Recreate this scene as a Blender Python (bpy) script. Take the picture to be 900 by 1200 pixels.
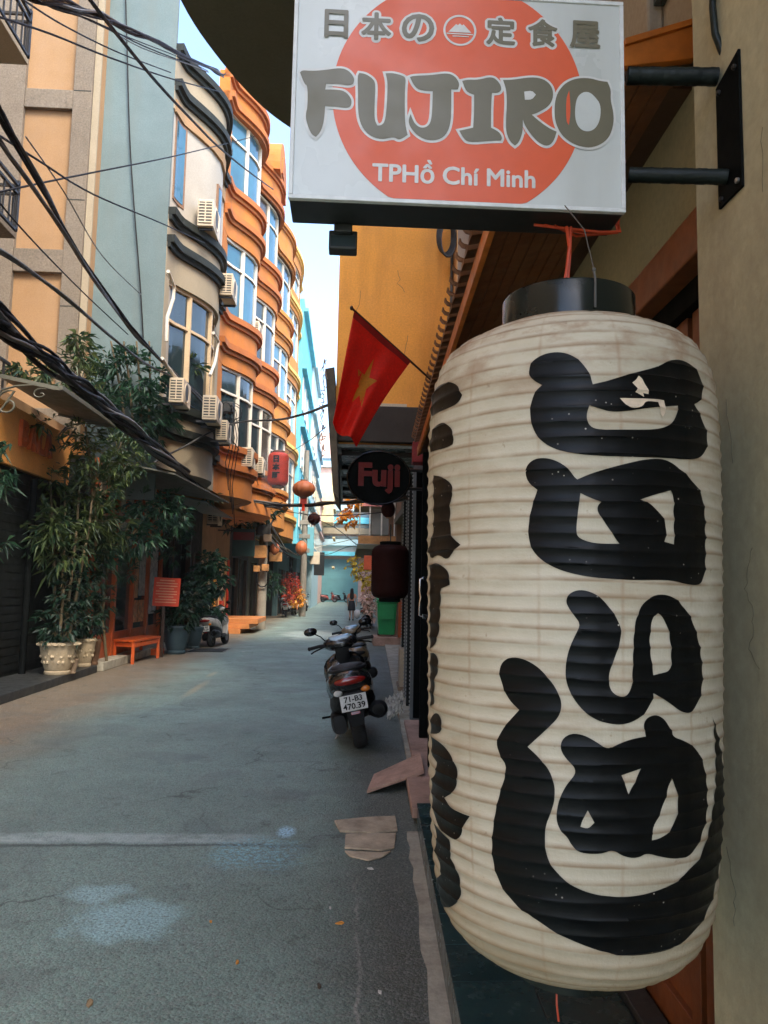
import bpy, bmesh, math, random
from math import sin, cos, pi, radians, atan2, sqrt, atan
from mathutils import Vector as V, Matrix
rnd = random.Random(7)
for o in list(bpy.data.objects): bpy.data.objects.remove(o)
SC = bpy.context.scene
COL = SC.collection

# ---------------------------------------------------------------- camera
PITCH, YAW, ROLL, CAM_H = 0.10066, 0.04772, 0.0197, 1.6
cam = bpy.data.cameras.new('camera'); cam.sensor_fit = 'VERTICAL'; cam.sensor_height = 24; cam.lens = 18
cam.clip_start = 0.02; cam.clip_end = 3000
camo = bpy.data.objects.new('camera', cam); COL.objects.link(camo)
camo.matrix_world = (Matrix.Translation((0, 0, CAM_H)) @ Matrix.Rotation(-YAW, 4, 'Z') @ Matrix.Rotation(pi/2 + PITCH, 4, 'X') @ Matrix.Rotation(ROLL, 4, 'Z'))
SC.camera = camo

# ---------------------------------------------------------------- daylight
SUN_EL, SUN_AZ = radians(52), radians(150)      # the sun stands behind the camera, a little to its right (azimuth from +Y clockwise)
w = bpy.data.worlds.new('World'); SC.world = w; w.use_nodes = True
wn = w.node_tree; wn.nodes.clear()
sky = wn.nodes.new('ShaderNodeTexSky'); sky.sky_type = 'NISHITA'; sky.sun_disc = False
sky.sun_elevation = SUN_EL; sky.sun_rotation = SUN_AZ; sky.altitude = 0
sky.air_density = 1.1; sky.dust_density = 3.0; sky.ozone_density = 3.0
bg = wn.nodes.new('ShaderNodeBackground'); bg.inputs['Strength'].default_value = 0.15
wo = wn.nodes.new('ShaderNodeOutputWorld')
wn.links.new(sky.outputs[0], bg.inputs[0]); wn.links.new(bg.outputs[0], wo.inputs[0])
sl = bpy.data.lights.new('sun', 'SUN'); sl.energy = 1.0; sl.angle = radians(16); sl.color = (1, .88, .70)
so = bpy.data.objects.new('sun', sl); COL.objects.link(so)
so.rotation_euler = V((sin(SUN_AZ)*cos(SUN_EL), cos(SUN_AZ)*cos(SUN_EL), sin(SUN_EL))).to_track_quat('Z', 'Y').to_euler()
SC.view_settings.view_transform = 'Standard'; SC.view_settings.look = 'None'
SC.view_settings.exposure = 2.25; SC.view_settings.gamma = 1
SC.render.engine = 'CYCLES'; SC.cycles.max_bounces = 8; SC.cycles.use_denoising = True

# ---------------------------------------------------------------- helpers
def at(px, py, x=None, y=None, z=None):
    """The point of the place seen at a spot of the 900x1200 photograph, given one of its coordinates."""
    f = 900.0; u = px - 450; v = 600 - py
    u, v = u*cos(ROLL) - v*sin(ROLL), u*sin(ROLL) + v*cos(ROLL)
    fw = f*cos(PITCH) - v*sin(PITCH); up = f*sin(PITCH) + v*cos(PITCH)
    d = V((u*cos(YAW) + fw*sin(YAW), -u*sin(YAW) + fw*cos(YAW), up))
    k = x/d.x if x is not None else (y/d.y if y is not None else (z - CAM_H)/d.z)
    return V((0, 0, CAM_H)) + d*k
def XR(y): return .32 + .037*y                    # the kerb line of the right-hand side, a little skew to the lens

class MB:
    def __init__(s): s.v = []; s.f = []
    def add(s, vs, fs):
        n = len(s.v); s.v += [V(p) for p in vs]; s.f += [tuple(i + n for i in q) for q in fs]; return s
    BF = [(0,3,2,1),(4,5,6,7),(0,1,5,4),(1,2,6,5),(2,3,7,6),(3,0,4,7)]
    def box(s, x0, x1, y0, y1, z0, z1):
        return s.add([(x0,y0,z0),(x1,y0,z0),(x1,y1,z0),(x0,y1,z0),(x0,y0,z1),(x1,y0,z1),(x1,y1,z1),(x0,y1,z1)], MB.BF)
    def rbox(s, a, b, y0, y1, z0, z1):             # a box that follows the right-hand frontage
        return s.hexa([(XR(y0)+a,y0),(XR(y0)+b,y0),(XR(y1)+b,y1),(XR(y1)+a,y1)], z0, z1)
    def hexa(s, q, z0, z1):
        return s.add([(p[0],p[1],z0) for p in q] + [(p[0],p[1],z1) for p in q], MB.BF)
    def obox(s, c, ax, ay, az):
        c, ax, ay, az = V(c), V(ax), V(ay), V(az)
        return s.add([c+ax*i+ay*j+az*k for k in (-1,1) for i, j in ((-1,-1),(1,-1),(1,1),(-1,1))], MB.BF)
    def bar(s, p, q, wd, ht, up=(0,0,1)):
        p, q = V(p), V(q); d = q - p; n = d.normalized(); sd = n.cross(V(up))
        if sd.length < 1e-4: sd = n.cross(V((1,0,0)))
        sd.normalize(); u2 = sd.cross(n)
        return s.obox((p+q)/2, d/2, sd*wd/2, u2*ht/2)
    def tube(s, pts, r, n=8, caps=True):
        pts = [V(p) for p in pts]; m = len(pts); rr = r if isinstance(r, (list, tuple)) else [r]*m
        ref = V((0,0,1)); base = len(s.v); prev = None
        for i, p in enumerate(pts):
            t = (pts[min(i+1, m-1)] - pts[max(i-1, 0)])
            t = t.normalized() if t.length > 1e-9 else V((0,0,1))
            if prev is None:
                a = t.cross(ref)
                if a.length < 1e-3: a = t.cross(V((1,0,0)))
            else: a = prev - t*prev.dot(t)
            if a.length < 1e-6: a = t.orthogonal()
            a.normalize(); b = t.cross(a); prev = a
            for k in range(n):
                an = 2*pi*k/n; s.v.append(p + (a*cos(an) + b*sin(an))*rr[i])
        for i in range(m-1):
            for k in range(n):
                s.f.append((base+i*n+k, base+i*n+(k+1) % n, base+(i+1)*n+(k+1) % n, base+(i+1)*n+k))
        if caps: s.f.append(tuple(base+k for k in range(n))[::-1]); s.f.append(tuple(base+(m-1)*n+k for k in range(n)))
        return s
    def lathe(s, prof, c=(0,0,0), n=24, m=None, caps=True):  # prof: (r, z); m: matrix applied before moving to c
        c = V(c); b = len(s.v)
        for r, z in prof:
            for k in range(n):
                p = V((r*cos(2*pi*k/n), r*sin(2*pi*k/n), z))
                s.v.append((m @ p if m else p) + c)
        for i in range(len(prof)-1):
            for k in range(n): s.f.append((b+i*n+k, b+i*n+(k+1) % n, b+(i+1)*n+(k+1) % n, b+(i+1)*n+k))
        if caps: s.f.append(tuple(b+k for k in range(n))[::-1]); s.f.append(tuple(b+(len(prof)-1)*n+k for k in range(n)))
        return s
    def loft(s, secs, n=16, e=2.4):                # secs: (centre, half width x, half height, (up vector))
        b = len(s.v)
        for c, rx, rz in secs:
            for k in range(n):
                a = 2*pi*k/n; ca, sa = cos(a), sin(a)
                s.v.append(V(c) + V((rx*math.copysign(abs(ca)**(2/e), ca), 0, rz*math.copysign(abs(sa)**(2/e), sa))))
        for i in range(len(secs)-1):
            for k in range(n): s.f.append((b+i*n+k, b+i*n+(k+1) % n, b+(i+1)*n+(k+1) % n, b+(i+1)*n+k))
        s.f.append(tuple(b+k for k in range(n))[::-1]); s.f.append(tuple(b+(len(secs)-1)*n+k for k in range(n)))
        return s
    def ell(s, c, rx, ry, rz, n=14, m=8):
        prof = [(max(sin(pi*i/m), 1e-3), -cos(pi*i/m)) for i in range(m+1)]
        return s.lathe(prof, c, n, Matrix.Diagonal((rx, ry, rz)))
    def strip(s, pts, z0, z1, t, off=0):           # a wall of thickness t along plan points (x, y), outside towards +x
        P = [V((p[0], p[1])) for p in pts]; N = []
        for i in range(len(P)):
            d = (P[min(i+1, len(P)-1)] - P[max(i-1, 0)]).normalized(); N.append(V((d.y, -d.x)))
        b = len(s.v)
        for p, nn in zip(P, N):
            o, i_ = p + nn*off, p + nn*(off-t)
            s.v += [V((o.x,o.y,z0)), V((o.x,o.y,z1)), V((i_.x,i_.y,z1)), V((i_.x,i_.y,z0))]
        for i in range(len(P)-1):
            for k in range(4): s.f.append((b+i*4+k, b+i*4+(k+1) % 4, b+i*4+4+(k+1) % 4, b+i*4+4+k))
        e = b + (len(P)-1)*4
        s.f += [(b,b+1,b+2,b+3), (e+3,e+2,e+1,e)]
        return s
    def prism(s, poly, o, u, v_, d):                # polygon in (u, v) at origin o, given depth vector d
        o, u, v_, d = V(o), V(u), V(v_), V(d); n = len(poly)
        vs = [o + u*a + v_*b for a, b in poly]
        return s.add(vs + [p + d for p in vs], [tuple(range(n))[::-1], tuple(range(n, 2*n))] + [(i, (i+1) % n, n+(i+1) % n, n+i) for i in range(n)])
    def build(s, name, mat=None, parent=None, smooth=None, bevel=0, kind=None):
        me = bpy.data.meshes.new(name); off = V((0,0,0)); p = parent
        while p is not None: off += p.location; p = p.parent
        me.from_pydata([v - off for v in s.v], [], s.f)
        b = bmesh.new(); b.from_mesh(me); bmesh.ops.recalc_face_normals(b, faces=b.faces); b.to_mesh(me); b.free()
        if mat: me.materials.append(mat)
        if smooth:
            me.polygons.foreach_set('use_smooth', [True]*len(me.polygons)); me.set_sharp_from_angle(angle=radians(smooth))
        o = bpy.data.objects.new(name, me); COL.objects.link(o)
        if parent: o.parent = parent
        if bevel:
            m = o.modifiers.new('bevel', 'BEVEL'); m.width = bevel; m.segments = 2; m.limit_method = 'ANGLE'; m.angle_limit = radians(40)
        if kind: o['kind'] = kind
        return o
def tag(o, label=None, cat=None, group=None, kind=None):
    if label: o['label'] = label
    if cat: o['category'] = cat
    if group: o['group'] = group
    if kind: o['kind'] = kind
    return o
def thing(name, label, cat, loc=(0,0,0), group=None):
    o = bpy.data.objects.new(name, None); COL.objects.link(o); o.location = loc; o.empty_display_size = .1
    return tag(o, label, cat, group)
def dup(root, loc, rot=None, label=None, group=None, swap=None):
    def cp(o, par):
        c = o.copy(); COL.objects.link(c); c.parent = par
        if swap and c.type == 'MESH' and len(c.material_slots) and c.material_slots[0].material in swap:
            c.material_slots[0].link = 'OBJECT'; c.material_slots[0].material = swap[o.material_slots[0].material]
        for ch in KIDS.get(o, [k for k in o.children]): cp(ch, c)
        return c
    r = cp(root, None); r.location = loc
    if rot is not None: r.rotation_euler = rot
    if label: r['label'] = label
    if group: r['group'] = group
    return r
KIDS = {}
def struct(o): o['kind'] = 'structure'; return o

# ---------------------------------------------------------------- materials
def mat(name, col, rough=.75, var=.18, scale=2.0, bump=.0, bscale=60, metal=0, fine=.10, fscale=45, dirt=None, dscale=1.2, damt=.5, streak=False, spec=.5, coat=0, rand=.06, alpha=None, trans=0):
    m = bpy.data.materials.new(name); m.use_nodes = True; t = m.node_tree; N = t.nodes; L = t.links
    b = N['Principled BSDF']; b.inputs['Roughness'].default_value = rough; b.inputs['Metallic'].default_value = metal
    b.inputs['Specular IOR Level'].default_value = spec; b.inputs['Coat Weight'].default_value = coat; b.inputs['Coat Roughness'].default_value = .1
    if trans: b.inputs['Transmission Weight'].default_value = trans
    tc = N.new('ShaderNodeTexCoord'); mp = N.new('ShaderNodeMapping'); L.new(tc.outputs['Object'], mp.inputs[0])
    def noise(sc, det=5, src=mp): 
        n = N.new('ShaderNodeTexNoise'); n.inputs['Scale'].default_value = sc; n.inputs['Detail'].default_value = det; n.inputs['Roughness'].default_value = .6
        L.new(src.outputs[0], n.inputs['Vector']); return n
    def rng(src, a, b_, c=.3, d=.7):
        r = N.new('ShaderNodeMapRange'); r.inputs[1].default_value = c; r.inputs[2].default_value = d; r.inputs[3].default_value = a; r.inputs[4].default_value = b_
        L.new(src, r.inputs[0]); return r.outputs[0]
    def mul(a, b_):
        x = N.new('ShaderNodeMath'); x.operation = 'MULTIPLY'; L.new(a, x.inputs[0]); L.new(b_, x.inputs[1]); return x.outputs[0]
    k = rng(noise(scale).outputs[0], 1-var, 1+var)
    k = mul(k, rng(noise(fscale, 3).outputs[0], 1-fine, 1+fine))
    if rand:
        oi = N.new('ShaderNodeObjectInfo'); k = mul(k, rng(oi.outputs['Random'], 1-rand, 1+rand, 0, 1))
    rgb = N.new('ShaderNodeRGB'); rgb.outputs[0].default_value = (*col, 1)
    sc = N.new('ShaderNodeVectorMath'); sc.operation = 'SCALE'; L.new(rgb.outputs[0], sc.inputs[0]); L.new(k, sc.inputs['Scale'])
    out = sc.outputs[0]
    if dirt:
        src = mp
        if streak:
            src = N.new('ShaderNodeMapping'); src.inputs['Scale'].default_value = (1, 1, .12); L.new(tc.outputs['Object'], src.inputs[0])
        f = rng(noise(dscale, 7, src).outputs[0], 0, damt, .48, .72)
        mx = N.new('ShaderNodeMix'); mx.data_type = 'RGBA'; L.new(f, mx.inputs[0]); L.new(out, mx.inputs[6]); mx.inputs[7].default_value = (*dirt, 1); out = mx.outputs[2]
    L.new(out, b.inputs['Base Color'])
    rr = rng(noise(scale*3, 4).outputs[0], max(rough-.1, .03), min(rough+.1, 1)); L.new(rr, b.inputs['Roughness'])
    if bump:
        bn = N.new('ShaderNodeBump'); bn.inputs['Strength'].default_value = bump; bn.inputs['Distance'].default_value = .01
        L.new(noise(bscale, 6).outputs[0], bn.inputs['Height']); L.new(bn.outputs[0], b.inputs['Normal'])
    if alpha is not None: b.inputs['Alpha'].default_value = alpha
    return m
def leafmat(name, c1, c2, rough=.5, sheen=0):
    m = bpy.data.materials.new(name); m.use_nodes = True; t = m.node_tree; N = t.nodes; L = t.links; b = N['Principled BSDF']
    g = N.new('ShaderNodeNewGeometry'); r = N.new('ShaderNodeValToRGB')
    r.color_ramp.elements[0].color = (*c1, 1); r.color_ramp.elements[1].color = (*c2, 1); r.color_ramp.elements[0].position = .15
    L.new(g.outputs['Random Per Island'], r.inputs[0]); L.new(r.outputs[0], b.inputs['Base Color']); b.inputs['Roughness'].default_value = rough
    tr = N.new('ShaderNodeBsdfTranslucent'); L.new(r.outputs[0], tr.inputs[0]); mx = N.new('ShaderNodeMixShader'); mx.inputs[0].default_value = .25
    L.new(b.outputs[0], mx.inputs[1]); L.new(tr.outputs[0], mx.inputs[2]); L.new(mx.outputs[0], N['Material Output'].inputs[0])
    return m
def inkmat():
    m = mat('black_lantern_ink', (.0025,.0035,.004), .38, .3, 6, .05, 60, fine=.2, spec=.15); t = m.node_tree; N = t.nodes; L = t.links; b = N['Principled BSDF']
    tc = N.new('ShaderNodeTexCoord'); v = N.new('ShaderNodeTexVoronoi'); v.inputs['Scale'].default_value = 130; L.new(tc.outputs['Object'], v.inputs['Vector'])
    s = N.new('ShaderNodeSeparateColor'); L.new(v.outputs['Color'], s.inputs[0])
    def rg(src, c, d):
        r = N.new('ShaderNodeMapRange'); r.inputs[1].default_value = c; r.inputs[2].default_value = d; L.new(src, r.inputs[0]); return r.outputs[0]
    def ml(a, c):
        x = N.new('ShaderNodeMath'); x.operation = 'MULTIPLY'; L.new(a, x.inputs[0]); L.new(c, x.inputs[1]); return x.outputs[0]
    n = N.new('ShaderNodeTexNoise'); n.inputs['Scale'].default_value = 7; L.new(tc.outputs['Object'], n.inputs['Vector'])
    f = ml(ml(rg(v.outputs['Distance'], .20, .12), rg(s.outputs[0], .88, .90)), rg(n.outputs[0], .50, .62))
    n2 = N.new('ShaderNodeTexNoise'); n2.inputs['Scale'].default_value = 22; n2.inputs['Detail'].default_value = 8; mp = N.new('ShaderNodeMapping'); mp.inputs['Scale'].default_value = (1,1,5); L.new(tc.outputs['Object'], mp.inputs[0]); L.new(mp.outputs[0], n2.inputs['Vector'])
    x = N.new('ShaderNodeMix'); x.data_type = 'RGBA'; L.new(f, x.inputs[0]); L.new(b.inputs['Base Color'].links[0].from_socket, x.inputs[6]); x.inputs[7].default_value = (.45,.42,.36,1)
    y = N.new('ShaderNodeMix'); y.data_type = 'RGBA'; L.new(rg(n2.outputs[0], .78, .86), y.inputs[0]); L.new(x.outputs[2], y.inputs[6]); y.inputs[7].default_value = (.06,.05,.04,1)
    L.new(y.outputs[2], b.inputs['Base Color']); return m
def clothmat(name, col):
    m = mat(name, col, .65, .06, 6, .06, 200, rand=0); t = m.node_tree; N = t.nodes; b = N['Principled BSDF']
    tr = N.new('ShaderNodeBsdfTranslucent'); t.links.new(b.inputs['Base Color'].links[0].from_socket, tr.inputs[0]); mx = N.new('ShaderNodeMixShader'); mx.inputs[0].default_value = .4
    t.links.new(b.outputs[0], mx.inputs[1]); t.links.new(tr.outputs[0], mx.inputs[2]); t.links.new(mx.outputs[0], N['Material Output'].inputs[0]); return m
def glassmat(name, col, rough=.06, spec=.8):
    return mat(name, col, rough, .25, 1.3, spec=spec, fine=.02, rand=.25, bump=.02, bscale=2.5)
MT = dict(
 bluewall=mat('grey_blue_plaster', (.112,.158,.160), .9, .12, .9, .25, 30, dirt=(.12,.15,.14), damt=.7, dscale=2.0, streak=True),
 beige=mat('beige_plaster', (.30,.175,.08), .9, .08, 1.2, .15, 40, dirt=(.35,.25,.16), damt=.25, streak=True),
 granite=mat('grey_pebble_render', (.165,.132,.094), .9, .12, 2, .5, 90, fine=.28, fscale=30, dirt=(.15,.13,.10), damt=.4, streak=True),
 cream=mat('cream_plaster', (.29,.24,.16), .85, .08, 1.5, .1, 40, dirt=(.34,.28,.2), damt=.35, streak=True),
 white=mat('white_plaster', (.35,.32,.265), .85, .08, 1.5, .1, 40, dirt=(.4,.35,.28), damt=.3, streak=True),
 darktrim=mat('dark_green_grey_trim', (.018,.021,.017), .65, .2, 3, spec=.2),
 orange=mat('orange_plaster', (.44,.142,.02), .85, .16, 1.0, .15, 40, dirt=(.30,.11,.04), dscale=2.4, damt=.65, streak=True),
 orange2=mat('amber_plaster', (.47,.185,.03), .85, .16, 1.0, .15, 40, dirt=(.33,.15,.06), dscale=2.4, damt=.6, streak=True),
 orangetrim=mat('deep_orange_trim', (.40,.115,.015), .75, .2, 2, dirt=(.2,.07,.03), dscale=4, damt=.6),
 wallorange=mat('ochre_orange_plaster', (.86,.37,.065), .9, .12, .8, .2, 25, dirt=(.42,.17,.04), dscale=2.2, damt=.55, streak=True),
 yellow=mat('yellow_plaster', (.75,.48,.12), .8, .1, 1.2, .1, 40, dirt=(.45,.25,.08), damt=.3, streak=True),
 blue=mat('sky_blue_plaster', (.12,.50,.62), .8, .1, 1.2, .1, 40, dirt=(.1,.3,.36), damt=.4, streak=True),
 paleblue=mat('pale_blue_plaster', (.38,.55,.60), .8, .1, 1.2, dirt=(.25,.33,.35), damt=.35, streak=True),
 teal=mat('teal_metal_gate', (.13,.33,.36), .6, .1, 1, rand=.04),
 pink=mat('faded_pink_plaster', (.62,.42,.36), .85, .1, 1.5),
 glassb=glassmat('blue_window_glass', (.03,.11,.16)),
 glassd=glassmat('dark_window_glass', (.02,.035,.04)),
 glassc=glassmat('brown_window_glass', (.06,.05,.04), .12),
 framew=mat('tan_window_frame', (.52,.38,.22), .6, .12, 3),
 framep=mat('pale_window_frame', (.6,.55,.45), .6, .12, 3),
 black=mat('black_paint', (.004,.005,.005), .75, .2, 4, .05, 30, spec=.06),
 blackgloss=mat('black_gloss_paint', (.005,.006,.007), .22, .2, 4, spec=.3, coat=.15),
 rubber=mat('tyre_rubber', (.012,.012,.012), .85, .2, 8, .3, 60),
 plastic=mat('grey_black_plastic', (.010,.011,.012), .5, .2, 6, .1, 90, spec=.3),
 iron=mat('wrought_iron', (.012,.012,.012), .5, .3, 8),
 steel=mat('dull_steel', (.35,.35,.34), .4, .2, 6, metal=.9),
 chrome=mat('chrome', (.6,.6,.6), .15, .1, 6, metal=1),
 redpl=mat('red_lens', (.22,.006,.004), .15, .15, 6, coat=.6),
 amber=mat('amber_lens', (.75,.22,.03), .2, .15, 6, coat=.5),
 platew=mat('plate_white', (.62,.64,.62), .5, .12, 8),
 wood=mat('brown_stained_wood', (.16,.052,.016), .45, .3, 2.5, .15, 30, fine=.2, fscale=18),
 woodlit=mat('lit_brown_wood', (.56,.17,.025), .4, .25, 3, .1, 30, fine=.18, fscale=14),  # eave boards in daylight: the light is put into the wood colour
 wooddark=mat('dark_wood', (.05,.022,.01), .5, .3, 3, .1, 30),
 woodred=mat('red_brown_wood', (.42,.085,.02), .45, .25, 3, .1, 30),
 plank=mat('weathered_plank', (.28,.2,.13), .85, .3, 4, .3, 30, dirt=(.1,.07,.05), damt=.5),
 olive=mat('olive_beige_plaster', (.215,.20,.115), .9, .08, 1, .2, 60),
 pier=mat('beige_green_plaster', (.40,.37,.245), .9, .07, 1.4, .22, 70, dirt=(.19,.155,.10), dscale=2.6, damt=.5, streak=True),
 tile=mat('dark_green_tile', (.022,.052,.052), .22, .25, 4, .04, 20, rand=.18, dirt=(.06,.07,.06), dscale=5, damt=.35),
 concrete=mat('pale_concrete', (.40,.37,.29), .92, .2, 3, .5, 50, dirt=(.10,.085,.065), dscale=5, damt=.6),
 pinkslab=mat('pink_concrete', (.42,.27,.205), .9, .2, 3, .5, 50, dirt=(.14,.09,.07), dscale=5, damt=.6),
 card=mat('brown_board', (.46,.38,.27), .9, .25, 5, .4, 40, dirt=(.12,.09,.06), dscale=6, damt=.6),
 kerbdark=mat('dark_stone_step', (.03,.033,.033), .5, .25, 3, .2, 40),
 redsign=mat('red_painted_board', (.62,.055,.018), .55, .1, 4),
 redbench=mat('orange_red_paint', (.60,.10,.018), .4, .15, 5),
 potc=mat('cream_glazed_pot', (.50,.40,.26), .6, .15, 6, .2, 40, dirt=(.22,.16,.10), dscale=4, damt=.6),
 potblue=mat('blue_grey_pot', (.035,.065,.08), .4, .15, 5),
 potbrown=mat('terracotta_pot', (.20,.11,.06), .7, .2, 6),
 soil=mat('potting_soil', (.03,.022,.015), .95, .3, 8, .5, 40),
 leaf1=leafmat('bamboo_leaf', (.012,.040,.018), (.11,.15,.045)),
 leaf2=leafmat('dark_shrub_leaf', (.006,.022,.013), (.02,.065,.035)),
 leaf3=leafmat('teal_green_leaf', (.010,.04,.024), (.045,.125,.06)),
 leafr=leafmat('red_flower_petal', (.32,.02,.01), (.5,.07,.02)),
 leafy=leafmat('yellow_petal', (.6,.42,.03), (.8,.62,.08)),
 leafo=leafmat('orange_petal', (.75,.25,.02), (.85,.5,.05)),
 leafp=leafmat('pale_pink_petal', (.6,.35,.28), (.75,.6,.5)),
 stem=mat('green_brown_stem', (.12,.09,.045), .8, .2, 6),
 cable=mat('black_cable', (.006,.006,.007), .6, .3, 6, spec=.2),
 cableg=mat('grey_cable', (.07,.068,.062), .5, .3, 6),
 acw=mat('cream_ac_casing', (.60,.50,.35), .55, .12, 3, dirt=(.3,.22,.13), damt=.4, streak=True),
 acg=mat('dark_ac_grille', (.05,.048,.042), .6, .2, 5),
 redlan=mat('red_lantern_paper', (.80,.055,.015), .55, .12, 5),
 brownlan=mat('orange_brown_lantern_cloth', (.36,.10,.03), .6, .15, 5),
 marlan=mat('maroon_lantern_paper', (.018,.004,.003), .7, .2, 5, spec=.1),
 flagred=clothmat('red_flag_cloth', (.90,.035,.018)),
 flagyel=clothmat('yellow_flag_cloth', (.72,.36,.03)),
 binG=mat('green_bin_plastic', (.01,.30,.085), .4, .1, 3),
 redled=mat('dull_red_letter', (.12,.006,.004), .5, .1, 5, spec=.2),
 signface=mat('white_acrylic_face', (.50,.54,.53), .3, .04, 2, fine=.01, rand=0, dirt=(.33,.34,.31), dscale=6, damt=.35, streak=True),
 signtrim=mat('white_aluminium_trim', (.56,.59,.59), .4, .05, 3, rand=0),
 signdisc=mat('orange_red_vinyl', (.60,.078,.012), .4, .05, 3, fine=.03, rand=0),
 signink=mat('olive_grey_vinyl', (.115,.105,.062), .4, .07, 3, fine=.03, rand=0),
 signcream=mat('off_white_vinyl', (.54,.55,.53), .4, .04, 3, rand=0),
 signback=mat('dark_sign_box', (.015,.018,.018), .4, .2, 4),
 wirered=mat('red_wire', (.50,.06,.02), .4, .1, 6),
 wrap=mat('dark_wrapped_steel', (.008,.013,.012), .45, .3, 10, .25, 60, spec=.2),
 ink=inkmat(),
 torn=mat('torn_paper', (.56,.46,.34), .9, .25, 40),
 skin=mat('skin', (.45,.24,.16), .6, .08, 6), hair=mat('black_hair', (.008,.006,.006), .45, .2, 20),
 top=mat('peach_top', (.62,.25,.14), .8, .1, 8), skirt=mat('black_skirt', (.012,.013,.018), .8, .1, 8), bag=mat('white_bag', (.6,.6,.6), .7, .1, 6),
 awn=mat('grey_green_canopy_sheet', (.10,.10,.075), .5, .15, 2, dirt=(.12,.13,.10), damt=.5),
 darkwall=mat('dark_shopfront', (.012,.014,.014), .6, .3, 2, spec=.2), shutter=mat('black_roller_shutter', (.009,.011,.011), .5, .2, 2, spec=.25),
 umber=mat('dark_olive_render', (.085,.088,.058), .9, .1, 1, .1, 40),
 canvas=mat('grey_awning', (.14,.17,.16), .6, .15, 2),
 tangle=mat('dusty_cable_mix', (.03,.03,.028), .6, .4, 8),
 polec=mat('concrete_pole', (.22,.20,.16), .9, .2, 3, .3, 40, dirt=(.1,.08,.06), damt=.5),
 box=mat('kraft_box', (.40,.19,.06), .8, .25, 4, dirt=(.12,.07,.03), dscale=5, damt=.6), cremebox=mat('cream_board', (.55,.46,.33), .8, .15, 3, dirt=(.3,.22,.14), damt=.5),
 doorlit=mat('tan_curtain', (.68,.40,.18), .8, .15, 3), stepo=mat('orange_tile_step', (.52,.20,.06), .6, .2, 3),  # curtain tan raised to stand in for warm lamp light inside
 poster=mat('food_poster', (.50,.20,.07), .35, .9, 9, fine=.4, fscale=16, dirt=(.62,.45,.2), dscale=8, damt=.9),
 posterw=mat('pale_poster', (.45,.45,.40), .4, .4, 8, dirt=(.06,.08,.08), dscale=9, damt=.9), lamp=mat('white_lamp', (.7,.7,.65), .3, .05, 3),
)
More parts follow.
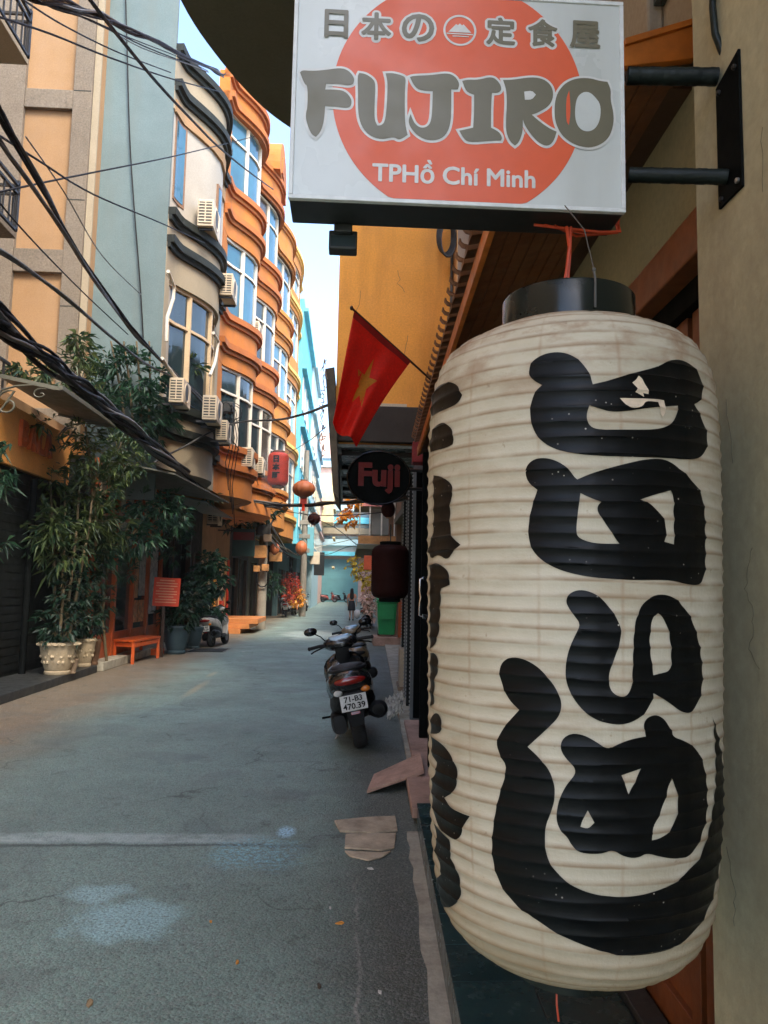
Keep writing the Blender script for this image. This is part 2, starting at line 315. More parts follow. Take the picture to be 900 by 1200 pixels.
# ---------------------------------------------------------------- ground, road
def roadmat():
    m = bpy.data.materials.new('worn_asphalt'); m.use_nodes = True; t = m.node_tree; N = t.nodes; L = t.links; b = N['Principled BSDF']
    tc = N.new('ShaderNodeTexCoord')
    def noise(sc, det=6, vec=None):
        n = N.new('ShaderNodeTexNoise'); n.inputs['Scale'].default_value = sc; n.inputs['Detail'].default_value = det; n.inputs['Roughness'].default_value = .65
        L.new(vec or tc.outputs['Object'], n.inputs['Vector']); return n.outputs[0]
    def rng(src, c, d, a=0, b_=1):
        r = N.new('ShaderNodeMapRange'); r.inputs[1].default_value = c; r.inputs[2].default_value = d; r.inputs[3].default_value = a; r.inputs[4].default_value = b_
        L.new(src, r.inputs[0]); return r.outputs[0]
    def mx(f, a, c):
        x = N.new('ShaderNodeMix'); x.data_type = 'RGBA'; L.new(f, x.inputs[0])
        if isinstance(a, tuple): x.inputs[6].default_value = (*a, 1)
        else: L.new(a, x.inputs[6])
        x.inputs[7].default_value = (*c, 1); return x.outputs[2]
    def op(k, a, c):
        x = N.new('ShaderNodeMath'); x.operation = k
        for i, q in enumerate((a, c)):
            if isinstance(q, (int, float)): x.inputs[i].default_value = q
            else: L.new(q, x.inputs[i])
        return x.outputs[0]
    def blob(cx, cy, sx, sy, edge=.35, nz=1.4, nsc=6):        # an uneven ellipse: spills, patches, painted sun slivers
        mp = N.new('ShaderNodeMapping'); mp.inputs['Location'].default_value = (-cx/sx, -cy/sy, 0); mp.inputs['Scale'].default_value = (1/sx, 1/sy, 0)
        L.new(tc.outputs['Object'], mp.inputs[0]); ln = N.new('ShaderNodeVectorMath'); ln.operation = 'LENGTH'; L.new(mp.outputs[0], ln.inputs[0])
        d = op('ADD', ln.outputs['Value'], op('MULTIPLY', op('SUBTRACT', noise(nsc, 6), .5), nz))
        return op('MULTIPLY', rng(d, 1, 1-edge), rng(noise(55, 5), .36, .56))
    c = mx(rng(noise(.45, 5), .35, .65), (.255,.375,.315), (.175,.25,.205))
    c = mx(rng(noise(2.2, 7), .52, .7, 0, .55), c, (.29,.40,.35))
    c = mx(rng(noise(1.1, 8), .56, .72, 0, .6), c, (.075,.085,.072))
    sx = N.new('ShaderNodeSeparateXYZ'); L.new(tc.outputs['Object'], sx.inputs[0])
    # dusty brown verge on the left, darker brownish verge on the right
    c = mx(op('MULTIPLY', rng(op('ADD', sx.outputs[0], op('MULTIPLY', noise(1.2, 5), 1.2)), -2.0, -3.0), .9), c, (.19,.115,.055))
    c = mx(op('MULTIPLY', rng(op('ADD', sx.outputs[0], op('MULTIPLY', noise(1.4, 5), .5)), .15, .5), .75), c, (.075,.075,.058))
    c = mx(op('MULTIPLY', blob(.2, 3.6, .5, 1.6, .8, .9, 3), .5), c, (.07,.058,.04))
    # aggregate: grey and pale stone grains in the binder
    vo = N.new('ShaderNodeTexVoronoi'); vo.inputs['Scale'].default_value = 75; L.new(tc.outputs['Object'], vo.inputs['Vector'])
    sv = N.new('ShaderNodeSeparateColor'); L.new(vo.outputs['Color'], sv.inputs[0])
    c = mx(op('MULTIPLY', rng(sv.outputs[0], .70, .92), .5), c, (.26,.27,.24))
    c = mx(op('MULTIPLY', rng(sv.outputs[1], .55, .9), .45), c, (.06,.07,.065))
    v2 = N.new('ShaderNodeTexVoronoi'); v2.inputs['Scale'].default_value = 190; L.new(tc.outputs['Object'], v2.inputs['Vector']); s2 = N.new('ShaderNodeSeparateColor'); L.new(v2.outputs['Color'], s2.inputs[0])
    c = mx(op('MULTIPLY', rng(s2.outputs[0], .6, .95), .4), c, (.30,.31,.28)); c = mx(op('MULTIPLY', rng(s2.outputs[1], .6, .95), .45), c, (.045,.05,.047))
    # tar-dark hairline cracks and old patches
    dv = N.new('ShaderNodeVectorMath'); dv.operation = 'ADD'; nz = N.new('ShaderNodeTexNoise'); nz.inputs['Scale'].default_value = 2.2; nz.inputs['Detail'].default_value = 5; L.new(tc.outputs['Object'], nz.inputs['Vector']); L.new(tc.outputs['Object'], dv.inputs[0]); L.new(nz.outputs['Color'], dv.inputs[1])
    v3 = N.new('ShaderNodeTexVoronoi'); v3.feature = 'DISTANCE_TO_EDGE'; v3.inputs['Scale'].default_value = .55; L.new(dv.outputs[0], v3.inputs['Vector'])
    c = mx(op('MULTIPLY', op('MULTIPLY', rng(v3.outputs['Distance'], .012, .003), rng(noise(.9, 3), .48, .6)), .6), c, (.04,.042,.038))
    c = mx(op('MULTIPLY', rng(noise(.75, 2), .56, .575), .22), c, (.10,.115,.11))
    c = mx(op('MULTIPLY', rng(noise(4.5, 7), .60, .68), .45), c, (.055,.058,.048))
    # trench patch, paint spills, a pale far patch, painted sun slivers
    wv = op('ADD', sx.outputs[1], op('MULTIPLY', op('SUBTRACT', noise(1.5, 4), .5), .22))
    tr = op('MULTIPLY', rng(op('ABSOLUTE', op('SUBTRACT', wv, 5.13), 0), .12, .06), rng(sx.outputs[0], -.35, -.7))
    c = mx(op('MULTIPLY', op('MULTIPLY', tr, rng(noise(9, 6), .25, .6)), .85), c, (.42,.49,.46))
    c = mx(op('MULTIPLY', op('MULTIPLY', rng(op('ABSOLUTE', op('SUBTRACT', wv, 4.99), 0), .035, .01), rng(sx.outputs[0], -.1, -.5)), .6), c, (.03,.033,.03))
    c = mx(op('MULTIPLY', blob(-.35, 5.27, .075, .15, .5, .4, 20), .9), c, (.50,.80,.95))
    c = mx(op('MULTIPLY', op('MULTIPLY', blob(-.5, 4.85, .34, .36, .6, 1.5, 5), rng(noise(30, 4), .42, .6)), .9), c, (.28,.60,.68))
    c = mx(op('MULTIPLY', blob(-1.0, 3.92, .32, .26, .4, 1.8, 5), .9), c, (.36,.56,.56))
    c = mx(op('MULTIPLY', blob(-1.25, 4.25, .2, .14, .4, 1.6, 6), .85), c, (.36,.54,.54))
    c = mx(op('MULTIPLY', blob(-1.0, 27, 1.3, 3.0, .5, 1.2, 1.2), .7), c, (.60,.68,.62))
    c = mx(op('MULTIPLY', blob(-2.3, 12.4, .10, 1.3, .95, .6, 3), .55), c, (.60,.44,.25))  # warm sunlight sliver by the left verge, painted into the road colour
    c = mx(op('MULTIPLY', blob(-2.4, 14.4, .09, .6, .95, .6, 4), .5), c, (.60,.44,.25))  # second, shorter sunlight sliver, painted likewise
    c = mx(op('MULTIPLY', op('MULTIPLY', rng(op('ABSOLUTE', op('ADD', op('SUBTRACT', sx.outputs[0], .10), op('MULTIPLY', op('SUBTRACT', noise(2.5, 3), .5), .12)), 0), .012, .004), rng(noise(5, 5), .45, .6)), rng(sx.outputs[1], 4.6, 4.0)), c, (.3,.3,.26))
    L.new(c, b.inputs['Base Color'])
    L.new(rng(noise(1.6, 6), .3, .7, .50, .78), b.inputs['Roughness'])
    bn = N.new('ShaderNodeBump'); bn.inputs['Strength'].default_value = .75; bn.inputs['Distance'].default_value = .007
    h = op('ADD', op('MULTIPLY', vo.outputs['Distance'], -1.2), op('ADD', noise(160, 4), op('MULTIPLY', noise(3, 4), 3)))
    L.new(h, bn.inputs['Height']); L.new(bn.outputs[0], b.inputs['Normal'])
    return m
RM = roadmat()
def sheet(name, q, z, m, nx=1, ny=1):
    mb = MB(); mb.add([(x, y, z) for x, y in q], [(0,1,2,3)]); return struct(mb.build(name, m))
sheet('ground', [(-60,-60),(60,-60),(60,140),(-60,140)], -.02, mat('earth', (.1,.09,.07), .95))
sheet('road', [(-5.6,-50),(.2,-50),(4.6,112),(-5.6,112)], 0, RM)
# concrete gutter strip along the right-hand step
mb = MB(); prev = None
for i in range(24):
    y = 1.2 + i*.17
    mb.add([(XR(y)-.07+rnd.uniform(-.012,.012), y, .004), (XR(y)+.12, y, .006), (XR(y+.17)+.12, y+.17, .006), (XR(y+.17)-.07, y+.17, .004)], [(0,1,2,3)])
for k in range(23):
    b0, b1 = k*4+3, (k+1)*4; mb.v[b0] = mb.v[b1].copy()
struct(mb.build('gutter', MT['concrete']))
mb = MB(); mb.hexa([(XR(5.35)+.02,5.35),(XR(5.35)+.7,5.35),(XR(26)+1.6,26),(XR(26)+.02,26)], 0, .045); struct(mb.build('pavement', MT['concrete']))

# ---------------------------------------------------------------- paper lantern
PZ = [(.986,.06),(.990,.095),(1.0,.128),(1.022,.175),(1.055,.209),(1.113,.229),(1.237,.240),(1.38,.245),(1.6,.2495),(1.80,.2515),(1.92,.2485),(1.98,.2385),(2.024,.2135),(2.052,.166),(2.069,.115)]
def spline(pts, n):
    out = []
    for i in range(len(pts)-1):
        p0, p1, p2, p3 = (V(pts[max(min(j, len(pts)-1), 0)]) for j in (i-1, i, i+1, i+2))
        for k in range(n):
            t = k/n; out.append(.5*((2*p1) + (-p0+p2)*t + (2*p0-5*p1+4*p2-p3)*t*t + (-p0+3*p1-3*p2+p3)*t**3))
    return out + [V(pts[-1])]
LP = spline([(r, z) for z, r in PZ], 40)
LS = [0]
for i in range(1, len(LP)): LS.append(LS[-1] + (LP[i]-LP[i-1]).length)
NRIB = round(LS[-1]/.0236); PITCHR = LS[-1]/NRIB
LC = V((.396, 1.353, 0))
from bisect import bisect
def s_of_z(z):
    lo, hi = 0, len(LP)-1
    while hi - lo > 1:
        m = (lo+hi)//2
        if LP[m].y < z: lo = m
        else: hi = m
    f = (z-LP[lo].y)/max(LP[hi].y-LP[lo].y, 1e-9); return LS[lo] + f*(LS[hi]-LS[lo])
def lsurf(th, s, off=0):
    s = min(max(s, 0), LS[-1]-1e-6); i = min(max(bisect(LS, s)-1, 0), len(LP)-2)
    f = (s-LS[i])/(LS[i+1]-LS[i]); p = LP[i].lerp(LP[i+1], f); d = (LP[i+1]-LP[i]).normalized(); n = V((d.y, -d.x))
    a = radians(th); wob = .10*sin(a*3+int(s/PITCHR)*1.7) 
    u = (s/PITCHR) % 1; bump = .0025*(1-sin(pi*u)**.75)*(1+.22*sin(a*2+int(s/PITCHR)*2.3)) - .0012*max(0, cos(a*13 - 3.9))**30
    r = p.x + n.x*(bump+off); z = p.y + n.y*(bump+off)
    z += .0016*sin(a*2+s*9) + .0009*sin(a*5+s*31)
    return LC + V((r*cos(a), r*sin(a), z))
def papermat():
    m = bpy.data.materials.new('lantern_paper'); m.use_nodes = True; t = m.node_tree; N = t.nodes; L = t.links; b = N['Principled BSDF']
    tc = N.new('ShaderNodeTexCoord'); sx = N.new('ShaderNodeSeparateXYZ'); L.new(tc.outputs['UV'], sx.inputs[0])
    def op(k, a, c=0.):
        x = N.new('ShaderNodeMath'); x.operation = k
        for i, q in enumerate((a, c)):
            if isinstance(q, (int, float)): x.inputs[i].default_value = q
            else: L.new(q, x.inputs[i])
        return x.outputs[0]
    def noise(sc, vs=(1,1,1), det=6, src='Object'):
        mp = N.new('ShaderNodeMapping'); mp.inputs['Scale'].default_value = vs; L.new(tc.outputs[src], mp.inputs[0])
        n = N.new('ShaderNodeTexNoise'); n.inputs['Scale'].default_value = sc; n.inputs['Detail'].default_value = det; n.inputs['Roughness'].default_value = .62; L.new(mp.outputs[0], n.inputs['Vector']); return n.outputs[0]
    def rng(src, c, d, a=0, b_=1):
        r = N.new('ShaderNodeMapRange'); r.inputs[1].default_value = c; r.inputs[2].default_value = d; r.inputs[3].default_value = a; r.inputs[4].default_value = b_
        L.new(src, r.inputs[0]); return r.outputs[0]
    def mx(f, a, c):
        x = N.new('ShaderNodeMix'); x.data_type = 'RGBA'; L.new(f, x.inputs[0])
        if isinstance(a, tuple): x.inputs[6].default_value = (*a, 1)
        else: L.new(a, x.inputs[6])
        x.inputs[7].default_value = (*c, 1); return x.outputs[2]
    c = mx(rng(noise(7), .35, .65), (.52,.485,.385), (.43,.395,.30))
    fu = op('FRACT', sx.outputs[1]); fg = op('FRACT', sx.outputs[0])
    # dust and water stains on hoops, seams and shoulder; hoop lines also paint crease shade
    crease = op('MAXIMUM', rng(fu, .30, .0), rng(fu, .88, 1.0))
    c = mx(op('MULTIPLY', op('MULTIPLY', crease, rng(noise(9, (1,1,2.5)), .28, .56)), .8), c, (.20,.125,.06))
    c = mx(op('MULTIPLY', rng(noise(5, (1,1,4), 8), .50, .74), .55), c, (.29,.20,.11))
    seam = op('MULTIPLY', rng(op('ABSOLUTE', op('SUBTRACT', fg, .5)), .035, .0), rng(noise(14), .35, .6))
    c = mx(op('MULTIPLY', seam, .5), c, (.30,.2,.12))
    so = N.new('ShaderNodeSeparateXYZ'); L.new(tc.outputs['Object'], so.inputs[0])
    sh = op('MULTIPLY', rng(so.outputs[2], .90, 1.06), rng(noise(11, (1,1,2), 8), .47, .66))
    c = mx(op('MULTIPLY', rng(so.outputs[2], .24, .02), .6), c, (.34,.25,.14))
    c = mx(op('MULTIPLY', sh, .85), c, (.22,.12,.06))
    c = mx(op('MULTIPLY', rng(noise(60, (1,1,1), 3), .68, .76), .5), c, (.2,.13,.08))
    L.new(c, b.inputs['Base Color']); b.inputs['Roughness'].default_value = .62; b.inputs['Specular IOR Level'].default_value = .35
    bn = N.new('ShaderNodeBump'); bn.inputs['Strength'].default_value = .35; bn.inputs['Distance'].default_value = .002
    h = op('ADD', noise(160, (1,1,.3), 3), op('MULTIPLY', noise(26, (1,1,1.6), 5), 2.2)); L.new(h, bn.inputs['Height']); L.new(bn.outputs[0], b.inputs['Normal'])
    return m
lan = thing('paper_lantern', 'huge white ribbed paper lantern with bold black brush characters hanging in the foreground', 'lantern', (LC.x, LC.y, .96))
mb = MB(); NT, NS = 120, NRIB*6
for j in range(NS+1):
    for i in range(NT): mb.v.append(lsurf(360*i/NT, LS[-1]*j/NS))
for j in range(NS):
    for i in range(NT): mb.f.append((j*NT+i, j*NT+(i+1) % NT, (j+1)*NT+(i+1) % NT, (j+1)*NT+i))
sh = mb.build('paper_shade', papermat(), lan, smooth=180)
uv = sh.data.uv_layers.new(name='UVMap')
for p in sh.data.polygons:
    i0 = p.index % NT; j0 = p.index // NT
    for li in p.loop_indices:
        vi = sh.data.loops[li].vertex_index; i, j = vi % NT, vi // NT
        if i == 0 and i0 == NT-1: i = NT
        uv.data[li].uv = ((360*i/NT - 243.7)/27.69 + .5 + 20, j/6 + (1e-4 if j == j0 else -1e-4))
def chaikin(poly, n=2, cut=62):
    for _ in range(n):
        out = []; m = len(poly)
        for i in range(m):
            p0, p1, p2 = V(poly[i-1]), V(poly[i]), V(poly[(i+1) % m])
            a, c = p1-p0, p2-p1
            if a.length < 1e-9 or c.length < 1e-9 or math.degrees(a.angle(c)) > cut: out.append(tuple(p1))
            else: out += [tuple(p1.lerp(p0, .25)), tuple(p1.lerp(p2, .25))]
        poly = out
    return poly
def meshed(o):                                     # a curve or text object turned into a mesh object
    bpy.context.view_layer.update()
    me = bpy.data.meshes.new_from_object(o.evaluated_get(bpy.context.evaluated_depsgraph_get())); me.name = o.name
    n = bpy.data.objects.new(o.name + '_mesh', me); cd = o.data; nm = o.name
    n.rotation_euler = o.rotation_euler; n.scale = o.scale; n.location = o.location; n.parent = o.parent
    bpy.data.objects.remove(o); bpy.data.curves.remove(cd); n.name = nm; COL.objects.link(n)
    return n
def curve2d(name, loops, m, parent, loc, rot=(pi/2, 0, 0), offset=0, extrude=.0003, smooth=2):
    cu = bpy.data.curves.new(name, 'CURVE'); cu.dimensions = '2D'; cu.fill_mode = 'BOTH'; cu.extrude = extrude; cu.offset = offset
    for lp in loops:
        lp = chaikin(lp, smooth) if smooth else lp
        sp = cu.splines.new('POLY'); sp.points.add(len(lp)-1); sp.use_cyclic_u = True
        for k, (x, y) in enumerate(lp): sp.points[k].co = (x, y, 0, 1)
    if m: cu.materials.append(m)
    o = bpy.data.objects.new(name, cu); COL.objects.link(o); o.rotation_euler = rot
    off = V((0,0,0)); p = parent
    while p is not None: off += p.location; p = p.parent
    o.location = V(loc) - off; o.parent = parent
    return meshed(o) if m else o
def wrapped(name, loops, m, off, parent):
    k = .25*pi/180                                  # flatten: degrees to metres of girth
    s0 = [[(a*k, s_of_z(z)) for a, z in lp] for lp in loops]
    cu = curve2d('outline', s0, None, None, (0,0,0), (0,0,0), extrude=0)
    bpy.context.view_layer.update()
    me = bpy.data.meshes.new_from_object(cu.evaluated_get(bpy.context.evaluated_depsgraph_get()))
    cd = cu.data; bpy.data.objects.remove(cu); bpy.data.curves.remove(cd)
    b = bmesh.new(); b.from_mesh(me); bmesh.ops.remove_doubles(b, verts=b.verts, dist=1e-6)
    xs = [v.co.x for v in b.verts]; ys = [v.co.y for v in b.verts]
    step = PITCHR/6; y = math.ceil(min(ys)/step)*step
    while y < max(ys):
        bmesh.ops.bisect_plane(b, geom=b.verts[:]+b.edges[:]+b.faces[:], plane_co=(0,y,0), plane_no=(0,1,0), dist=1e-6); y += step
    step = 3*k; x = math.ceil(min(xs)/step)*step
    while x < max(xs):
        bmesh.ops.bisect_plane(b, geom=b.verts[:]+b.edges[:]+b.faces[:], plane_co=(x,0,0), plane_no=(1,0,0), dist=1e-6); x += step
    for f in b.faces:
        f.smooth = True
    for v in b.verts: v.co = lsurf(v.co.x/k, v.co.y, off) - parent.location
    bmesh.ops.recalc_face_normals(b, faces=b.faces)
    for f in b.faces:
        c = f.calc_center_median(); 
        if f.normal.dot(V((c.x, c.y, 0))) < 0: f.normal_flip()
    b.to_mesh(me); b.free(); me.materials.clear(); me.materials.append(m); me.name = name
    o = bpy.data.objects.new(name, me); COL.objects.link(o); o.parent = parent
    return o
LANTERN_STROKES={
'a':[[(240.0,1.9386),(241.0,1.9538),(244.4,1.9639),(249.5,1.9666),(254.1,1.9618),(258.1,1.9482),(260.9,1.9307),(262.0,1.9126),(268.5,1.9195),(277.2,1.9309),(286.1,1.9422),(290.8,1.9538),(295.8,1.9611),(301.9,1.9606),(307.4,1.9495),(310.1,1.932),(309.2,1.9156),(306.8,1.9011),(303.0,1.8931),(305.9,1.8788),(309.5,1.8624),(311.3,1.8427),(309.3,1.8245),(305.4,1.8129),(298.3,1.8063),(287.2,1.8048),(278.0,1.8029),(269.6,1.8025),(260.9,1.8037),(254.7,1.8076),(249.2,1.8147),(244.8,1.8272),(242.3,1.8425),(241.0,1.8613),(240.8,1.8798),(241.8,1.898),(243.5,1.9092),(244.9,1.9145),(242.2,1.922),(240.5,1.9306)],[(260.7,1.8799),(263.5,1.8756),(268.3,1.8705),(273.2,1.8723),(279.4,1.8774),(285.9,1.8813),(294.2,1.8868),(293.4,1.8731),(291.4,1.861),(287.7,1.8513),(282.8,1.8466),(274.8,1.8444),(266.6,1.8429),(262.2,1.8438),(260.1,1.8521),(259.7,1.8648)]],
'b':[[(239.2,1.7833),(239.9,1.794),(242.3,1.8017),(246.0,1.8027),(250.0,1.7974),(253.5,1.7863),(255.8,1.772),(256.6,1.7691),(260.9,1.7772),(268.0,1.7864),(274.5,1.7943),(279.3,1.7999),(285.2,1.8034),(289.2,1.8008),(293.4,1.7927),(298.1,1.78),(303.4,1.7658),(306.4,1.7505),(307.6,1.7289),(307.8,1.6996),(307.9,1.6631),(307.4,1.6376),(305.4,1.6229),(301.3,1.6178),(295.1,1.6201),(290.7,1.6239),(284.7,1.6243),(275.8,1.6217),(267.7,1.6217),(260.7,1.6232),(253.7,1.6285),(248.3,1.6369),(243.5,1.6508),(241.0,1.6667),(240.1,1.6881),(240.7,1.713),(241.9,1.7342),(243.4,1.7548),(241.1,1.763),(239.6,1.7723)],[(257.6,1.749),(260.8,1.742),(264.3,1.7362),(263.0,1.7298),(263.3,1.7194),(265.1,1.709),(267.0,1.697),(268.6,1.685),(270.3,1.6754),(263.1,1.6741),(259.2,1.6774),(256.9,1.6825),(256.1,1.6894),(256.5,1.7122),(257.1,1.7332)],[(277.6,1.7402),(283.2,1.7484),(289.6,1.7562),(290.9,1.7487),(290.8,1.7237),(290.9,1.6954),(290.9,1.677),(286.8,1.6805),(287.7,1.6947),(286.9,1.7122),(284.1,1.7257),(280.9,1.7356)]],
'c':[[(252.6,1.5876),(253.7,1.5989),(257.3,1.6051),(261.8,1.6004),(265.4,1.588),(268.5,1.5704),(270.6,1.5528),(270.7,1.537),(269.0,1.5133),(267.1,1.4936),(266.4,1.474),(267.5,1.4585),(270.3,1.4521),(272.7,1.4549),(274.3,1.4666),(274.6,1.4901),(274.8,1.5176),(275.1,1.5452),(276.1,1.569),(278.6,1.589),(282.3,1.6005),(287.2,1.6028),(291.9,1.5959),(296.5,1.5798),(300.4,1.5573),(303.0,1.5326),(304.7,1.5037),(305.5,1.4749),(304.1,1.4508),(300.8,1.4336),(297.1,1.4274),(293.1,1.4315),(289.4,1.4421),(282.1,1.4586),(281.6,1.4469),(279.0,1.4295),(275.0,1.4169),(270.7,1.4118),(266.1,1.413),(261.6,1.419),(257.6,1.4319),(254.4,1.4508),(252.5,1.4719),(252.5,1.4955),(253.6,1.5194),(255.9,1.5414),(257.4,1.5555),(255.4,1.5672),(253.7,1.5769)],[(282.2,1.5693),(283.8,1.5734),(286.0,1.5674),(288.3,1.5495),(289.2,1.5255),(289.4,1.4976),(288.2,1.4889),(285.4,1.4868),(282.2,1.4842),(281.3,1.5059),(280.6,1.5296),(281.2,1.5534)]],
'd':[[(250.6,1.3759),(251.2,1.3898),(254.4,1.3984),(258.4,1.3962),(262.4,1.3873),(265.9,1.3773),(269.8,1.3853),(274.5,1.3919),(279.3,1.3956),(278.3,1.4084),(279.3,1.422),(282.6,1.4283),(286.5,1.4212),(289.1,1.405),(290.2,1.3938),(295.6,1.3875),(302.4,1.3711),(305.9,1.3513),(308.0,1.3259),(308.8,1.2972),(308.7,1.2732),(306.4,1.2508),(303.0,1.2335),(298.6,1.2207),(292.4,1.2212),(285.1,1.2276),(279.7,1.2351),(277.1,1.229),(274.2,1.2282),(270.8,1.2322),(267.9,1.2406),(264.2,1.2344),(260.6,1.2329),(256.5,1.2344),(254.0,1.2442),(252.9,1.2533),(250.6,1.2619),(249.2,1.2748),(249.5,1.2942),(250.7,1.312),(253.0,1.3302),(255.7,1.3434),(255.1,1.354),(252.5,1.363)],[(270.7,1.3419),(277.5,1.3505),(273.1,1.3161)],[(289.2,1.3346),(291.9,1.3161),(292.6,1.2944),(291.4,1.2754),(288.4,1.2612),(285.0,1.2535),(281.7,1.2518),(281.5,1.2652),(284.4,1.2856),(286.6,1.3043),(288.0,1.3213)],[(259.5,1.2937),(261.7,1.277),(259.7,1.2678),(257.1,1.2701),(257.9,1.2818)]],
'e':[[(229.3,1.477),(230.1,1.4916),(233.8,1.5017),(238.7,1.5002),(243.5,1.4894),(247.7,1.4706),(250.4,1.4516),(251.3,1.4362),(250.3,1.4203),(247.6,1.4077),(239.6,1.3758),(243.4,1.363),(246.6,1.3488),(248.7,1.3286),(248.8,1.3055),(247.4,1.2855),(245.5,1.2652),(245.3,1.2381),(246.3,1.2192),(249.6,1.2015),(254.2,1.1882),(259.7,1.1794),(266.3,1.1749),(274.0,1.1741),(282.3,1.178),(291.6,1.1875),(298.2,1.2011),(305.3,1.2157),(309.5,1.2404),(312.8,1.2659),(315.2,1.2966),(316.4,1.3245),(315.5,1.3664),(313.3,1.415),(316.6,1.3948),(322.7,1.3661),(327.9,1.3283),(333.8,1.2848),(333.8,1.2461),(330.7,1.2109),(325.0,1.1754),(317.4,1.1428),(308.3,1.1145),(299.9,1.0995),(291.6,1.0936),(283.0,1.0923),(273.0,1.0939),(264.8,1.0993),(256.0,1.1093),(247.4,1.1224),(241.6,1.1338),(234.5,1.1472),(228.7,1.1694),(225.9,1.1987),(225.5,1.2266),(226.7,1.2638),(229.1,1.3016),(232.4,1.3406),(229.3,1.3599),(227.9,1.3732),(229.4,1.3902),(233.1,1.4102),(236.9,1.4267),(233.1,1.4384),(230.5,1.4596)]],
'f':[[(173.8,1.9501),(185.5,1.9581),(200.7,1.9536),(207.9,1.941),(211.0,1.9208),(209.2,1.9077),(202.4,1.9053),(193.2,1.9074),(179.8,1.9093)]],
'g':[[(181.3,1.8647),(189.0,1.8826),(198.6,1.8864),(204.7,1.8736),(207.5,1.8547),(206.5,1.8408),(200.5,1.8366),(182.7,1.842)]],
'h':[[(189.8,1.7964),(200.1,1.7882),(206.5,1.7724),(207.3,1.7577),(205.4,1.7442),(205.4,1.6971),(207.4,1.6845),(211.5,1.6729),(207.4,1.6622),(203.2,1.6486),(196.3,1.6598),(186.3,1.6516),(180.2,1.6714),(187.1,1.685),(190.7,1.6969),(190.9,1.7483)]],
'i':[[(184.4,1.6402),(194.6,1.6462),(202.3,1.6364),(205.5,1.6201),(205.0,1.608),(198.7,1.6017),(197.8,1.575),(196.9,1.5339),(193.0,1.5123),(184.8,1.5013)]],
'j':[[(184.3,1.4936),(192.9,1.4987),(196.0,1.4835),(194.9,1.4648),(191.2,1.4548),(190.3,1.4112),(183.5,1.4027)]],
'k':[[(183.9,1.3842),(193.9,1.4013),(198.0,1.392),(198.6,1.3765),(194.9,1.3658),(183.2,1.3592)]],
'l':[[(186.3,1.357),(197.2,1.3556),(205.0,1.3422),(208.9,1.3262),(209.5,1.3077),(207.0,1.2863),(201.7,1.2752),(199.6,1.2703),(206.0,1.2592),(215.8,1.2591),(212.0,1.2421),(209.2,1.2145),(203.3,1.2113),(194.9,1.2147),(187.1,1.2254),(184.6,1.2468),(183.2,1.2781),(192.4,1.3034),(193.0,1.32),(186.5,1.3263)]],
'm':[[(186.6,1.2126),(194.7,1.2106),(202.3,1.2062),(203.6,1.1905),(202.3,1.1773),(207.0,1.168),(209.1,1.1442),(207.7,1.1196),(196.6,1.0907),(172.6,1.0595),(172.9,1.076),(173.0,1.0967),(192.6,1.1388),(191.9,1.1557),(185.1,1.1664),(190.2,1.1931)]],
'p':[[(275.6,1.9154),(277.0,1.9194),(277.8,1.9254),(279.2,1.922),(280.1,1.9149),(281.2,1.9061),(281.3,1.8989),(279.3,1.9),(279.7,1.8946),(278.2,1.8978),(276.4,1.901),(277.3,1.9067)]],
'q':[[(271.0,1.8915),(276.8,1.892),(284.9,1.8926),(287.6,1.8916),(288.1,1.8742),(286.8,1.867),(285.7,1.8731),(285.2,1.8883),(280.3,1.8894),(278.9,1.8799),(275.8,1.8765),(273.3,1.8795)]],
}
